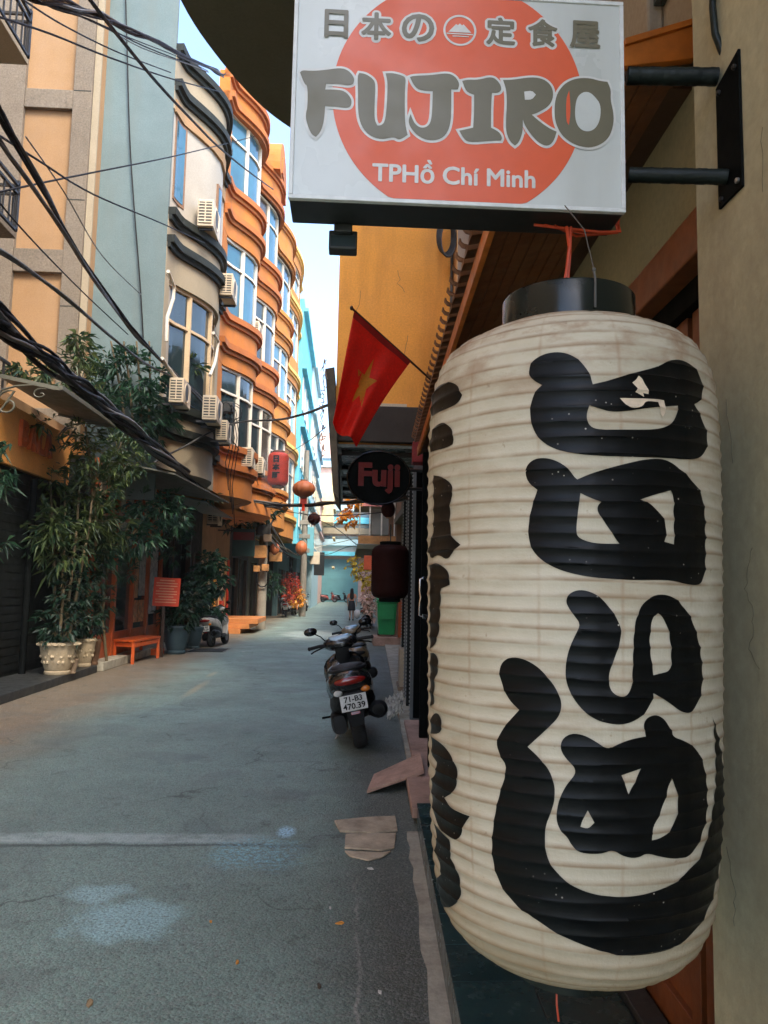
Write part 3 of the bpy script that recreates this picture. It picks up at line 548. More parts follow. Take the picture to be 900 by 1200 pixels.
SIGN_LETTERS={
'F':[[(-0.1086,2.5573),(-0.1041,2.5621),(-0.0882,2.5614),(-0.0636,2.5643),(-0.0337,2.5709),(-0.0176,2.5661),(-0.0066,2.5515),(-0.0081,2.5401),(-0.0169,2.5359),(-0.0381,2.5385),(-0.0593,2.5373),(-0.0608,2.526),(-0.0414,2.527),(-0.0237,2.5249),(-0.0109,2.5098),(-0.0116,2.4955),(-0.0193,2.4914),(-0.0405,2.4932),(-0.0599,2.493),(-0.0615,2.4622),(-0.0672,2.4415),(-0.0757,2.4317),(-0.0846,2.4369),(-0.0941,2.4606),(-0.0956,2.4754),(-0.0925,2.4905),(-0.0937,2.5317),(-0.0998,2.5351)]],
'U':[[(-0.0014,2.5556),(0.002,2.5622),(0.0145,2.561),(0.0307,2.5498),(0.0328,2.5348),(0.0318,2.497),(0.0324,2.4708),(0.0379,2.4599),(0.045,2.4602),(0.0519,2.4681),(0.0548,2.4983),(0.0557,2.5474),(0.0511,2.5642),(0.0642,2.5657),(0.0821,2.5621),(0.0901,2.5568),(0.088,2.534),(0.0888,2.485),(0.0903,2.4626),(0.0948,2.4441),(0.0843,2.4361),(0.0773,2.4339),(0.0684,2.439),(0.0455,2.4323),(0.0242,2.4386),(0.008,2.4565),(0.001,2.4842),(0.0004,2.5255)]],
'J':[[(0.0972,2.5591),(0.1036,2.5621),(0.1358,2.565),(0.168,2.5714),(0.1824,2.5657),(0.1915,2.551),(0.1881,2.5394),(0.1755,2.5387),(0.1759,2.5046),(0.1755,2.4744),(0.1693,2.4516),(0.1553,2.4378),(0.134,2.4348),(0.1161,2.4414),(0.1017,2.4557),(0.0951,2.4703),(0.0995,2.4856),(0.1069,2.4672),(0.1194,2.4584),(0.1336,2.4629),(0.1398,2.4801),(0.1405,2.533),(0.1147,2.5335),(0.1039,2.5443)]],
'I':[[(0.196,2.5568),(0.2073,2.5602),(0.2262,2.5605),(0.2526,2.5691),(0.266,2.5586),(0.2717,2.5449),(0.2661,2.5366),(0.2528,2.5359),(0.2511,2.5059),(0.2513,2.4663),(0.2664,2.4591),(0.2729,2.4476),(0.2703,2.4416),(0.2533,2.4407),(0.2084,2.4345),(0.1989,2.4439),(0.1913,2.4573),(0.2006,2.4598),(0.2175,2.4646),(0.2191,2.4963),(0.2188,2.5301),(0.2037,2.5353)]],
'R':[[(0.2735,2.563),(0.2906,2.564),(0.3287,2.5721),(0.3516,2.5693),(0.3668,2.5561),(0.3706,2.5362),(0.3629,2.5158),(0.3401,2.5006),(0.3287,2.4961),(0.3439,2.4829),(0.3628,2.47),(0.3761,2.4647),(0.3703,2.4446),(0.359,2.4342),(0.3438,2.4393),(0.3287,2.4544),(0.3155,2.4735),(0.3117,2.4852),(0.3117,2.4614),(0.3042,2.4393),(0.2967,2.433),(0.2872,2.4405),(0.2796,2.4598),(0.2795,2.4836),(0.2813,2.5155),(0.2801,2.5434)],[(0.3142,2.5412),(0.3287,2.544),(0.3363,2.5364),(0.3287,2.526),(0.3154,2.5253)]],
'O':[[(0.3713,2.5043),(0.3744,2.5364),(0.3898,2.5613),(0.4128,2.5739),(0.4397,2.5761),(0.4588,2.5711),(0.4742,2.57),(0.481,2.5542),(0.4796,2.534),(0.4851,2.5102),(0.4856,2.4862),(0.4769,2.4579),(0.4577,2.4411),(0.4348,2.4352),(0.4083,2.4406),(0.3855,2.4573),(0.3742,2.4805)],[(0.4105,2.5063),(0.4145,2.5345),(0.426,2.5464),(0.4395,2.5471),(0.4509,2.5365),(0.4603,2.5229),(0.4601,2.4969),(0.4523,2.4766),(0.4389,2.4671),(0.4236,2.4691),(0.413,2.4825)]],
}
for kk, lp in LANTERN_STROKES.items():
    if kk in 'pq': wrapped('torn_patch', lp, MT['torn'], .0022, lan)
    else: wrapped('painted_character' if kk in 'abcde' else 'side_character', lp, MT['ink'], .0011, lan)
ringm = mat('dark_green_lacquer', (.004,.009,.0085), .25, .2, 5, spec=.35)
mb = MB(); mb.lathe([(.119,2.05),(.119,2.130),(.117,2.133),(.112,2.133),(.112,2.055),(.119,2.05)], LC, 64, caps=False); mb.build('top_ring', ringm, lan, smooth=40)
mb = MB(); mb.lathe([(.092,.968),(.098,.970),(.098,.994),(.092,.994),(.092,.968)], LC, 64, caps=False); mb.lathe([(.092,.975),(.0005,.975)], LC, 32, caps=False); mb.build('bottom_ring', ringm, lan, smooth=40)
mb = MB(); pt = [LC + V((.012,-.120,2.08)), LC + V((.012,-.121,2.13)), LC+V((.010,-.121,2.143))]; mb.tube(pt, .0022, 6); mb.ell(LC+V((.010,-.121,2.145)), .004,.004,.004, 8, 6)
mb.tube([LC+V((.010,-.121,2.145)), LC+V((.004,-.09,2.23)), LC+V((-.01,-.02,2.31))], .0011, 6)
mb.build('hanger_wire', MT['cableg'], lan)
mb = MB(); mb.tube([at(664,266,y=1.39), at(666,290,y=1.37)+V((.002,0,0)), at(664,318,y=1.36), LC+V((-.012,0,2.14)), LC+V((0,0,2.05))], .0032, 6); mb.tube([at(669,266,y=1.39), at(668,300,y=1.37), LC+V((-.004,0,2.12))], .0025, 6)
mb.build('power_wire', MT['wirered'], lan); mb = MB(); mb.tube([LC+V((-.03,-.02,.97)), LC+V((-.032,-.03,.925)), LC+V((-.029,-.03,.90))], .0018, 6)
mb.build('power_wire', MT['wirered'], lan)

# ---------------------------------------------------------------- hanging shop sign with its bracket
SX0, SX1, SZ0, SZ1, SY0, SY1 = -.122, .506, 2.312, 2.735, 1.35, 1.452
sg = thing('hanging_sign', 'white square shop sign box with orange disc and grey brush lettering on a black bracket', 'sign', (.19, 1.40, SZ0))
MB().box(SX0, SX1, SY0+.012, SY1, SZ0, SZ1).build('sign_box', MT['signback'], sg, bevel=.003)
mb = MB(); e = .007
mb.box(SX0-.001, SX1+.001, SY0, SY0+.011, SZ0-.001, SZ0+e); mb.box(SX0-.001, SX1+.001, SY0, SY0+.011, SZ1-e, SZ1+.001); mb.box(SX0-.001, SX0+e, SY0, SY0+.011, SZ0+e, SZ1-e); mb.box(SX1-e, SX1+.001, SY0, SY0+.011, SZ0+e, SZ1-e)
mb.build('sign_trim', MT['signtrim'], sg, bevel=.0012)
MB().box(SX0+e, SX1-e, SY0+.003, SY0+.0115, SZ0+e, SZ1-e).build('sign_face', MT['signface'], sg)
FY = SY0 + .003
R0, CXs, CZs = .2375, .19, 2.522
disc = []
for k in range(120):
    a = 2*pi*k/120; disc.append((CXs + R0*cos(a), min(max(CZs + R0*sin(a), SZ0+e+.001), SZ1-e-.001)))
curve2d('sun_disc', [disc], MT['signdisc'], sg, (0, FY-.0006, 0), smooth=0)
for i, (ch, lp) in enumerate(SIGN_LETTERS.items()):
    curve2d('letter_outline', [lp[0]], MT['signcream'], sg, (0, FY-.0013-.00008*i, 0), offset=.0046, extrude=.00002)
for i, (ch, lp) in enumerate(SIGN_LETTERS.items()):
    curve2d('letter', lp if ch != 'O' else lp[:1], MT['signink'], sg, (0, FY-.0021-.00008*i, 0), extrude=.00002)
curve2d('letter_counter', [SIGN_LETTERS['O'][1]], MT['signface'], sg, (0, FY-.0031, 0), extrude=.00002)
curve2d('letter_counter', [[(x-.0005, z) for x, z in [(.4005,2.548),(.4025,2.52),(.4025,2.50),(.3995,2.478),(.3945,2.486),(.3945,2.53)]]], MT['signdisc'], sg, (0, FY-.0036, 0), smooth=1, extrude=.00002)
curve2d('letter_counter', [SIGN_LETTERS['R'][1]], MT['signcream'], sg, (0, FY-.0030, 0), smooth=1, extrude=.00002)
def text(name, s, size, m, parent, loc, rot=(pi/2,0,0), bold=0, ext=.0003, width=None, height=None, align='CENTER', shear=0):
    cu = bpy.data.curves.new(name, 'FONT'); cu.body = s; cu.size = size; cu.align_x = align; cu.align_y = 'CENTER'; cu.offset = bold; cu.extrude = ext; cu.shear = shear; cu.resolution_u = 4
    cu.materials.append(m); o = bpy.data.objects.new(name, cu); COL.objects.link(o); o.rotation_euler = rot
    if width or height:
        bpy.context.view_layer.update(); d = o.dimensions
        sx = width/d.x if width else None; sy = height/d.y if height else None
        o.scale = (sx or sy, sy or sx, 1)
    off = V((0,0,0)); p = parent
    while p is not None: off += p.location; p = p.parent
    o.location = V(loc) - off; o.parent = parent
    return meshed(o)
def bolden(o, r, n=8):                             # a heavier face: the same glyph laid over itself, shifted round a small circle
    me = o.data; vs = [v.co.copy() for v in me.vertices]; fs = [tuple(p.vertices) for p in me.polygons]; V2, F2 = [], []
    sx, sy = o.scale.x, o.scale.y
    for k in range(n+1):
        d = V((r/sx*cos(2*pi*k/n), r/sy*sin(2*pi*k/n), .00003*k)) if k else V((0, 0, 0)); b_ = len(V2)
        V2 += [v + d for v in vs]; F2 += [tuple(q + b_ for q in f) for f in fs]
    m2 = bpy.data.meshes.new(me.name); m2.from_pydata(V2, [], F2); m2.materials.append(me.materials[0]); o.data = m2
for ch, x, z, wd in [('日',-.0437,2.6559,.052),('本',.032,2.6534,.060),('の',.1111,2.6563,.058),('定',.2691,2.6568,.060),('食',.3495,2.658,.060),('屋',.432,2.661,.058)]:
    if ch not in '日屋': bolden(text('character_outline', ch, .062, MT['signcream'], sg, (x, FY-.0012, z), height=.053, ext=0), .0066, 16)
    bolden(text('character', ch, .062, MT['signink'], sg, (x, FY-.0022, z), height=.053, ext=0), .0019)
bolden(text('lettering', 'TPHồ Chí Minh', .055, MT['signcream'], sg, (.184, FY-.0016, 2.3665), width=.303, ext=0), .0012)
ring = [[(.1907+.0315*cos(2*pi*k/48), 2.6592+.0315*sin(2*pi*k/48)) for k in range(48)], [(.1907+.0275*cos(2*pi*k/48), 2.6592+.0275*sin(2*pi*k/48)) for k in range(48)]]
em = curve2d('emblem', ring, MT['signcream'], sg, (0, FY-.0015, 0), smooth=0)
E0 = lambda l: [[(.1907+a, 2.6592+b) for a, b in l]]
for l in ([(-.022,-.004),(-.007,.0125),(-.004,.010),(0,.014),(.004,.010),(.007,.0125),(.022,-.004)], [(-.025,-.0085),(.025,-.0085),(.025,-.0062),(-.025,-.0062)], [(-.014,-.0130),(.017,-.0130),(.017,-.0112),(-.014,-.0112)]):
    curve2d('emblem_mountain', E0(l), MT['signcream'], sg, (0, FY-.0016, 0), smooth=0)
# bracket
mb = MB(); a0, a1 = at(735,89,y=1.385), at(856,91,y=1.36); a1.x = .693
n = 40; mb.tube([a0.lerp(a1, k/n) for k in range(n+1)], [.0165+.0003*sin(k*1.9)+.0004*sin(k*.7) for k in range(n+1)], 14); mb.build('bracket_arm', MT['wrap'], sg, smooth=60)
mb = MB(); a0, a1 = at(737,205,y=1.385), at(862,208,y=1.33); a1.x = .693
mb.tube([a0.lerp(a1, k/n) for k in range(n+1)], [.0145+.0003*sin(k*2.3)+.0004*sin(k*.9) for k in range(n+1)], 14); mb.build('bracket_arm', MT['wrap'], sg, smooth=60)
MB().add([(.694,1.283,2.60),(.694,1.37,2.58),(.694,1.37,2.335),(.694,1.283,2.335),(.6995,1.283,2.60),(.6995,1.37,2.58),(.6995,1.37,2.335),(.6995,1.283,2.335)], MB.BF).build('bracket_plate', MT['black'], sg, bevel=.001)
for y, z in ((1.295,2.352),(1.355,2.348),(1.295,2.572),(1.355,2.562)):
    MB().lathe([(.0055,0),(.0055,.004),(.003,.006)], (.694,y,z), 8, Matrix.Rotation(-pi/2, 3, 'Y')).build('bolt', MT['steel'] if y < 1.3 and z < 2.4 else MT['iron'], sg)
mb = MB()
for k in range(3):
    p = [V((SX1+.006+.004*sin(k*2+j*1.3), 1.40+.01*k+.012*sin(j+k), 2.60-.3*j/9-(.0 if j < 9 else .0))) for j in range(10)] + [V((SX1-.03-.02*k, 1.41+.01*k, 2.300)), V((.345+.02*k, 1.40, 2.304))]
    mb.tube(p, .0028, 6)
mb.build('sign_wire', MT['wirered'], sg, smooth=60)
mb = MB(); mb.box(-.050,.006,1.455,1.49,2.266,2.304); mb.box(-.040,-.004,1.44,1.455,2.294,2.312); mb.build('floodlight', MT['signback'], sg, bevel=.003)
MB().box(-.046,.002,1.4535,1.4549,2.271,2.292).build('floodlight_glass', MT['glassd'], sg)
mb = MB(); mb.tube([at(836,-20,y=1.36), at(835,8,y=1.36), at(838,40,y=1.36), at(850,70,y=1.36), at(852,92,y=1.36)], .007, 8); tag(mb.build('power_cable', MT['wrap'], None, smooth=60), 'dark green cable running down the pier to the sign bracket', 'cable')

# ---------------------------------------------------------------- pier beside the camera
pr = MB().box(.70, 1.25, -2.0, 1.472, 0, 8).build('plaster_pier', MT['pier']); tag(pr, 'cracked beige green plaster pier on the right that carries the sign bracket', 'wall')
CRK = mat('crack_dirt', (.13,.115,.075), .95)
for path in ([(880,640),(873,690),(884,720),(879,760),(890,790)], [(852,470),(858,560)], [(850,990),(862,1050),(858,1090)], [(893,150),(896,240)]):
    q = [at(a, b, x=.6994) for a, b in path]
    q = [q[k].lerp(q[k+1], j/6) + V((0, rnd.uniform(-.006,.006), rnd.uniform(-.004,.004))) for k in range(len(q)-1) for j in range(6)]; MB().tube(q, .0005, 4).build('hairline_crack', CRK, pr)
# ---------------------------------------------------------------- restaurant entrance behind the lantern
rf = thing('restaurant_front', 'timber restaurant entrance with olive plaster band behind the big lantern', 'shopfront', (XR(4)+.7, 4, 0))
MB().rbox(.66, .96, 1.48, 8.4, 2.74, 3.24).build('wall_band', MT['olive'], rf)
mb = MB(); mb.rbox(.60, .94, 1.48, 8.4, 2.60, 2.738); mb.build('lintel_beam', MT['wood'], rf, bevel=.006)
MB().rbox(.67, .95, 1.48, 8.4, 2.52, 2.598).build('door_track', MT['black'], rf)
for i in range(6):
    y = 1.56 + i*.86
    d = MB().rbox(.70, .77, y, y+.07, .17, 2.518); d.rbox(.70, .77, y+.75, y+.82, .17, 2.518); d.rbox(.702, .768, y+.07, y+.75, 2.36, 2.518); d.rbox(.702, .768, y+.07, y+.75, .17, .28); d.rbox(.702, .768, y+.07, y+.75, .98, 1.06)
    f = d.build('door', MT['wood'], rf, bevel=.003)
    MB().rbox(.725, .745, y+.07, y+.75, .28, .98).build('door_panel', MT['wood'], f); MB().rbox(.725, .745, y+.07, y+.75, 1.06, 2.36).build('door_glass', MT['glassd'], f)
MB().rbox(1.0, 1.1, 1.48, 9.4, 0, 12).build('back_wall', MT['darkwall'], rf)
mb = MB(); mb.rbox(.66, .99, 1.48, 9.4, 3.44, 12); mb.build('upper_wall', MT['white'], rf)
MB().rbox(.62, .658, 1.9, 2.46, 3.66, 5.4).build('upper_window', MT['glassd'], rf)
mb = MB(); mb.rbox(.60, .66, 2.47, 2.80, 3.5, 6); mb.build('pilaster', MT['white'], rf, bevel=.01)
# tiled eave roof
rc = thing('eave_roof', 'brown timber eave roof with curled tile ends over the restaurant door', 'roof', (XR(5)+.4, 5, 3.1), None)
for i in range(8):
    o0 = .155 + i*.064; z = 3.10 + i*.0155
    mb = MB(); q = [(XR(2.2)+o0,2.2),(XR(2.2)+o0+.060,2.2),(XR(8.4)+o0+.060,8.4),(XR(8.4)+o0,8.4)]
    mb.add([(q[0][0],2.2,z),(q[1][0],2.2,z+.0145),(q[2][0],8.4,z+.0145),(q[3][0],8.4,z),(q[0][0],2.2,z+.02),(q[1][0],2.2,z+.0345),(q[2][0],8.4,z+.0345),(q[3][0],8.4,z+.02)], MB.BF)
    mb.build('soffit_plank', MT['wood'], rc, bevel=.002)
MB().rbox(.125, .153, 2.2, 8.4, 3.085, 3.175).build('fascia_board', MT['woodlit'], rc, bevel=.003)
q = [at(a, b, y=2.17) for a, b in ((733,77),(815,68),(820,25),(733,51))]
q = [V((XR(2.2)+.155, 2.17, 3.12))] + q[:3] + [q[3], V((XR(2.2)+.155, 2.17, 3.19))]
mb = MB(); n = 6; mb.add(q + [p + V((0,.028,0)) for p in q], [tuple(range(6))[::-1], tuple(range(6,12))] + [(i,(i+1)%6,6+(i+1)%6,6+i) for i in range(6)]); mb.build('end_board', MT['woodlit'], rc, bevel=.003)
q2 = [at(a, b, y=2.16) for a, b in ((733,52),(822,25),(822,18),(733,44))]
MB().add(q2 + [p + V((0,.06,0)) for p in q2], MB.BF).build('end_capping', MT['woodlit'], rc, bevel=.002)
tilem = mat('brown_roof_tile', (.20,.085,.035), .6, .25, 5, .2, 50, rand=.25)
proto = None
for i in range(40):
    y = 2.3 + i*.15
    if proto is None:
        mb = MB(); prof = []
        for k in range(9):
            a = pi*k/8; prof.append((-.05*cos(a), .012+.042*sin(a)))
        vs = []
        for (x0, z0, sc) in ((.085, 3.185, 1), (.13, 3.195, 1), (.70, 3.42, 1)):
            vs += [V((x0, p[0]*sc, z0+p[1]*sc)) for p in prof]
        mb.add(vs, [(r*9+k, r*9+k+1, (r+1)*9+k+1, (r+1)*9+k) for r in range(2) for k in range(8)] + [tuple(range(9))])
        mb.tube([V((.09,0,3.235)), V((.07,0,3.24)), V((.055,0,3.255)), V((.055,0,3.275))], [.012,.012,.010,.005], 6)
        me = mb.build('roof_tile', tilem, None, smooth=50); proto = me
        me.parent = rc; me.location = V((XR(y), y, 0)) - rc.location
    else:
        c = proto.copy(); COL.objects.link(c); c.location = V((XR(y), y, 0)) - rc.location
MB().rbox(.15, .69, 2.25, 8.38, 3.205, 3.222).build('roof_deck', MT['wooddark'], rc)
# tiled step under the lantern
ts = thing('tiled_step', 'dark green tiled step along the right kerb below the lantern', 'step', (XR(3.5)+.3, 3.5, 0))
MB().rbox(.008, .69, 1.2, 5.38, 0, .148).build('step_core', MT['kerbdark'], ts)
for i in range(14):
    y = 1.2 + i*.2986
    MB().rbox(.002, .0075, y, y+.295, .004, .150).build('riser_tile', MT['tile'], ts, bevel=.001)
    for j in range(2):
        MB().rbox(.0+j*.30, .296+j*.30, y, y+.295, .150+.0006*rnd.random(), .160).build('tile', MT['tile'], ts, bevel=.0015)
MB().rbox(.604, .69, 1.2, 5.38, .149, .185).build('sill_strip', MT['kerbdark'], ts, bevel=.003)
# kerb slabs, ramp, boards
o = MB().rbox(-.03, .22, 5.42, 6.45, .046, .115).build('concrete_slab', MT['pinkslab'], bevel=.008); tag(o, 'flat pink concrete slab on the kerb just beyond the tiled step', 'slab')
rp = MB()
q = [at(430,926,z=.03), at(497,903,z=.16), at(493,882,z=.17), at(438,907,z=.03)]
rp.add([p - V((0,0,.026)) for p in q] + q, MB.BF)
o = rp.build('ramp_plank', MT['pinkslab'], bevel=.004); tag(o, 'tilted reddish plank ramp leaning on the kerb', 'plank')
MB().rbox(.06, .6, 6.5, 9.1, .046, .10).build('paving_slab', MT['pinkslab'], None, bevel=.006); tag(bpy.context.scene.objects['paving_slab'], 'long worn pink slab beside the dark shop doors', 'slab')
for nm, lab, pts, z in (('wooden_board', 'split greyish board lying on the road, farthest of three', [(392,962),(430,958),(463,957),(466,973),(436,976),(398,974)], .012), ('wooden_board', 'squarish greyish board lying on the road beside the kerb slab', [(405,978),(440,977),(464,977),(462,994),(447,997),(404,994)], .008), ('wooden_board', 'torn strip of board with a ragged end nearest the camera', [(404,998),(447,1000),(458,998),(448,1005),(432,1009),(410,1004)], .006)):
    q = [at(a, b, z=z) for a, b in pts]; n = len(q)
    o = MB().add([p - V((0,0,z-.004)) for p in q] + [p + V((0,0,.004+rnd.uniform(0,.004))) for p in q], [tuple(range(n))[::-1], tuple(range(n,2*n))] + [(i,(i+1)%n,n+(i+1)%n,n+i) for i in range(n)]).build(nm, MT['card'], bevel=.001); tag(o, lab, 'board')
# litter on the road
for (px, py, lab, m, s) in ((398,1083,'orange brown dry leaf on the road near the gutter', 'leafo', .022), (278,1129,'small orange leaf lying on the bare road', 'leafo', .016), (247,1081,'tiny orange scrap near the pale splash', 'leafo', .013), (443,993,'crumpled brown leaf beside the torn board', 'card', .03), (387,1065,'white cigarette end on the road', 'signcream', .012), (434,1019,'twisted white scrap of paper beside the boards', 'signcream', .02), (445,1164,'white paper sliver near the gutter', 'signcream', .014), (374,1157,'dark dry leaf near the gutter', 'potbrown', .02), (105,1177,'flat pale scrap of card on the road', 'card', .03), (285,764,'white plastic scrap on the far road','signcream',.06)):
    p = at(px, py, z=0); a = rnd.uniform(0, 6); mb = MB()
    k = [(1,0,.004),(.3,.42,.009),(-.5,.4,.005),(-1,-.05,.006),(-.4,-.35,.010),(.4,-.38,.005)]
    mb.add([p + V((s*(x*cos(a)-y*sin(a)), s*(x*sin(a)+y*cos(a)), z+.002)) for x, y, z in k] + [p + V((s*(x*cos(a)-y*sin(a)), s*(x*sin(a)+y*cos(a)), .0015)) for x, y, z in k], [(0,1,2,3,4,5),(11,10,9,8,7,6)] + [(i,(i+1)%6,6+(i+1)%6,6+i) for i in range(6)])
    tag(mb.build('leaf_litter' if 'leaf' in lab else 'paper_scrap', mat('m', {'leafo':(.6,.25,.04),'card':(.3,.2,.1),'signcream':(.55,.53,.48),'potbrown':(.06,.04,.02)}[m], .8)), lab, 'leaf' if 'leaf' in lab else 'litter')
# ---------------------------------------------------------------- dark shopfront with handle, shutter tracks
ds = thing('dark_shopfront', 'black shopfront doors with a steel pull handle beside the lantern', 'shopfront', (XR(7)+.3, 7, 0))
MB().rbox(.26, .60, 5.4, 9.3, .10, 3.04).build('door_leaf', MT['blackgloss'], ds)
for y in (5.4, 6.7, 8.0, 9.22): MB().rbox(.17, .258, y, y+.09, .10, 3.06).build('door_post', MT['black'], ds, bevel=.004)
MB().rbox(.19, .257, 8.1, 8.16, .10, 3.04).build('red_edge_trim', mat('dark_red_trim', (.10,.008,.008), .5), ds)
MB().rbox(.10, .3, 8.9, 9.15, 3.1, 3.35).build('red_lamp_box', mat('deep_red_box', (.25,.012,.012), .5), ds, bevel=.01)
h = at(498,700,y=7.3)
mb = MB(); mb.tube([h+V((-.02,0,.18)), h+V((-.05,0,.17)), h+V((-.05,0,.06)), h+V((-.04,0,0)), h+V((-.05,0,-.06)), h+V((-.05,0,-.17)), h+V((-.02,0,-.18))], .011, 8)
mb.rbox(h.x-XR(7.3)-.02, .26, 7.24, 7.36, h.z+.16, h.z+.20); mb.rbox(h.x-XR(7.3)-.02, .26, 7.24, 7.36, h.z-.20, h.z-.16); mb.build('pull_handle', MT['chrome'], ds, smooth=50)
st = thing('roller_shutter', 'open roller shutter opening with grey steel guide tracks past the dark doors', 'shutter', (XR(11)+.3, 11, 0))
MB().rbox(.30, .7, 9.4, 12.6, .05, 3.3).build('dark_opening', MT['shutter'], st)
for y, m in ((9.42,'steel'),(10.5,'black'),(11.3,'steel'),(12.5,'black')):
    g = MB().rbox(.14, .298, y, y+.07, .05, 3.2).build('guide_track', MT['darkwall'] if m == 'black' else mat('grey_track', (.12,.13,.13), .5), st, bevel=.003)
    mb = MB()
    for k in range(60): mb.rbox(.128, .1385, y+.01, y+.03, .1+k*.05, .125+k*.05)
    mb.build('track_teeth', MT['steel'], g, kind='stuff')
# ---------------------------------------------------------------- ochre building over the street on the right
ob = thing('ochre_building', 'ochre orange building whose upper floors overhang the street behind the flag', 'building', (2, 12, 4))
MB().box(-.19, 1.36, 10, 16.5, 4.02, 12).build('wall', MT['wallorange'], ob)
MB().box(1.36, 6, 9.7, 16.5, 3.3, 12).build('side_wall', mat('pale_ochre_plaster', (.62,.34,.13), .9, .15, 1, .2, 30, dirt=(.4,.2,.08), streak=True), ob)
MB().box(-.17, 1.3, 9.9, 9.995, 3.52, 4.0).build('fascia', mat('dark_brown_fascia', (.03,.022,.015), .7), ob, bevel=.01)
MB().box(.05, .75, 9.955, 9.99, 4.005, 4.05).build('pale_ledge', MT['cremebox'], ob)
mb = MB(); mb.box(-.17, 1.5, 10.0, 15.6, 3.46, 3.5); aw = mb.build('awning_sheet', mat('glossy_grey_awning', (.22,.26,.25), .25, .3, 2), ob)
for k in range(5): MB().box(-.16, 1.45, 10.3+k*1.25, 10.36+k*1.25, 3.40, 3.459).build('awning_rib', MT['iron'], aw)
MB().box(-.16, -.10, 10.0, 15.6, 3.36, 3.458).build('gutter_edge', MT['canvas'], ob)
mb = MB(); mb.tube([(1.33, 9.97, z) for z in (4.1, 6, 9)], .02, 8); mb.build('drain_pipe', MT['cableg'], ob)
for (x, z, l) in ((.1,5.6,.5),(.6,5.9,.3),(.75,5.0,.35),(.3,4.9,.25)):
    mb = MB(); mb.tube([V((x+.02*k*rnd.uniform(-1,1), 9.9985, z-l*k/5)) for k in range(6)], .0025, 4); mb.build('wall_crack', MT['potbrown'], ob)
MB().rbox(.9, 1.6, 12.7, 16.4, 0, 3.4).build('ground_floor_wall', MT['darkwall'], ob)
# coiled cable
mb = MB(); c = at(521,277,y=9.8)
for k in range(5): mb.tube([c + V((.10*cos(a)+.01*k, -.02*k, .24*sin(a)-.02*k)) for a in [2*pi*j/18 for j in range(19)]], .014, 6)
mb.tube([c+V((.07,0,.2)), c+V((.07,.05,1.5))], .014, 6); tag(mb.build('cable_coil', MT['tangle'], smooth=60), 'coil of black cable hanging on the ochre wall under the sign', 'cable')
# grubby sign cabinet seen edge-on
oc = thing('old_sign_cabinet', 'grubby old sign cabinet seen edge-on at the ochre wall corner', 'sign', (-.28, 10, 3.1))
p0, p1, p2, p3 = at(381,432,y=9.6), at(392,430,y=9.6), at(397,585,y=9.6), at(390,575,y=9.6)
mb = MB(); mb.add([p0,p1,p2,p3] + [p + V((.02,1.7,0)) for p in (p0,p1,p2,p3)], MB.BF); mb.build('cabinet', mat('grubby_olive_metal', (.07,.06,.04), .8, .4, 6, .4, 30, dirt=(.2,.15,.09)), oc, bevel=.004)
mb = MB()
for k in range(26):
    z = 3.2 + k*.05; mb.tube([V((p0.x-.005+rnd.uniform(-.02,.02), 9.59, z)), V((p0.x-.03+rnd.uniform(-.03,.04), 9.55, z+.05)), V((p0.x-.02+rnd.uniform(-.04,.06), 9.52, z+rnd.uniform(-.05,.1)))], .006, 4)
mb.build('dry_creeper', MT['plank'], oc, kind='stuff')
# ---------------------------------------------------------------- rounded balcony overhead
MB().box(1.27, 8, -3.2, 1.47, 0, 7).build('rear_sky_block', MT['olive'], rf)  # unseen mass beside the camera, added to cut skylight on the lantern
rb = thing('round_balcony', 'dark rounded concrete balcony jutting out above the sign', 'balcony', (0, 4, 5.6))
edge = [(-1.34,-1.0),(-1.34,3.0),(-1.31,4.2),(-1.23,4.96),(-1.09,5.46),(-.84,6.02),(-.58,6.38),(-.2,6.72),(.3,6.95),(.9,7.05),(1.3,7.05),(1.3,-1.0)]
edge = [tuple(p) for p in spline([V((*p,0)).to_2d() for p in edge[:-1]], 5)] + [(1.3,-1.0)]
MB().prism(edge, (0,0,5.6), (1,0,0), (0,1,0), (0,0,.22)).build('slab', MT['umber'], rb)
e2 = [(x+.03 if i < len(edge)-1 else x, y) for i, (x, y) in enumerate(edge)]
MB().strip([(x, y) for x, y in edge[:-1]][::-1], 5.821, 6.8, .12, 0).build('parapet', MT['cream'], rb)
# ---------------------------------------------------------------- flag
fl = thing('flag', 'red flag with a yellow star on a short pole from the right wall', 'flag', at(503,443,y=8.3))
pa, pb = at(412,361,y=7.7), at(506,446,y=8.35)
mb = MB(); mb.tube([pa, pb], .012, 8); mb.ell(pa, .018,.018,.025, 8, 6); mb.build('pole', MT['wooddark'], fl, smooth=60)
FA, FB, FC, FD = at(415,365,y=7.72), at(481,424,y=8.15), at(420,522,y=7.95), at(388,497,y=7.75)
def flag_pt(u, v, off=0):
    top, bot = FA.lerp(FB, u), FD.lerp(FC, u)
    p = top.lerp(bot, v); f = v**.8
    p += V((.02*f*sin(u*9+v*2), -.085*f*sin(u*8.5+v*1.6+.6) - .03*f*sin(u*19+v*3) - off, -.05*v*sin(u*3.1)*.3 + .05*sin(pi*v)*u))
    return p
mb = MB(); nu, nv = 34, 30
for j in range(nv+1):
    for i in range(nu+1): mb.v.append(flag_pt(i/nu, j/nv))
mb.f += [(j*(nu+1)+i, j*(nu+1)+i+1, (j+1)*(nu+1)+i+1, (j+1)*(nu+1)+i) for j in range(nv) for i in range(nu)]
o = mb.build('cloth', MT['flagred'], fl, smooth=180); m_ = o.modifiers.new('thickness', 'SOLIDIFY'); m_.thickness = .004
star = []
for k in range(10):
    a = pi/2 + 2*pi*k/10; r = .27 if k % 2 == 0 else .105
    star.append((.50 + r*cos(a)*.78, .50 - r*sin(a)))
vs, fs = [], []
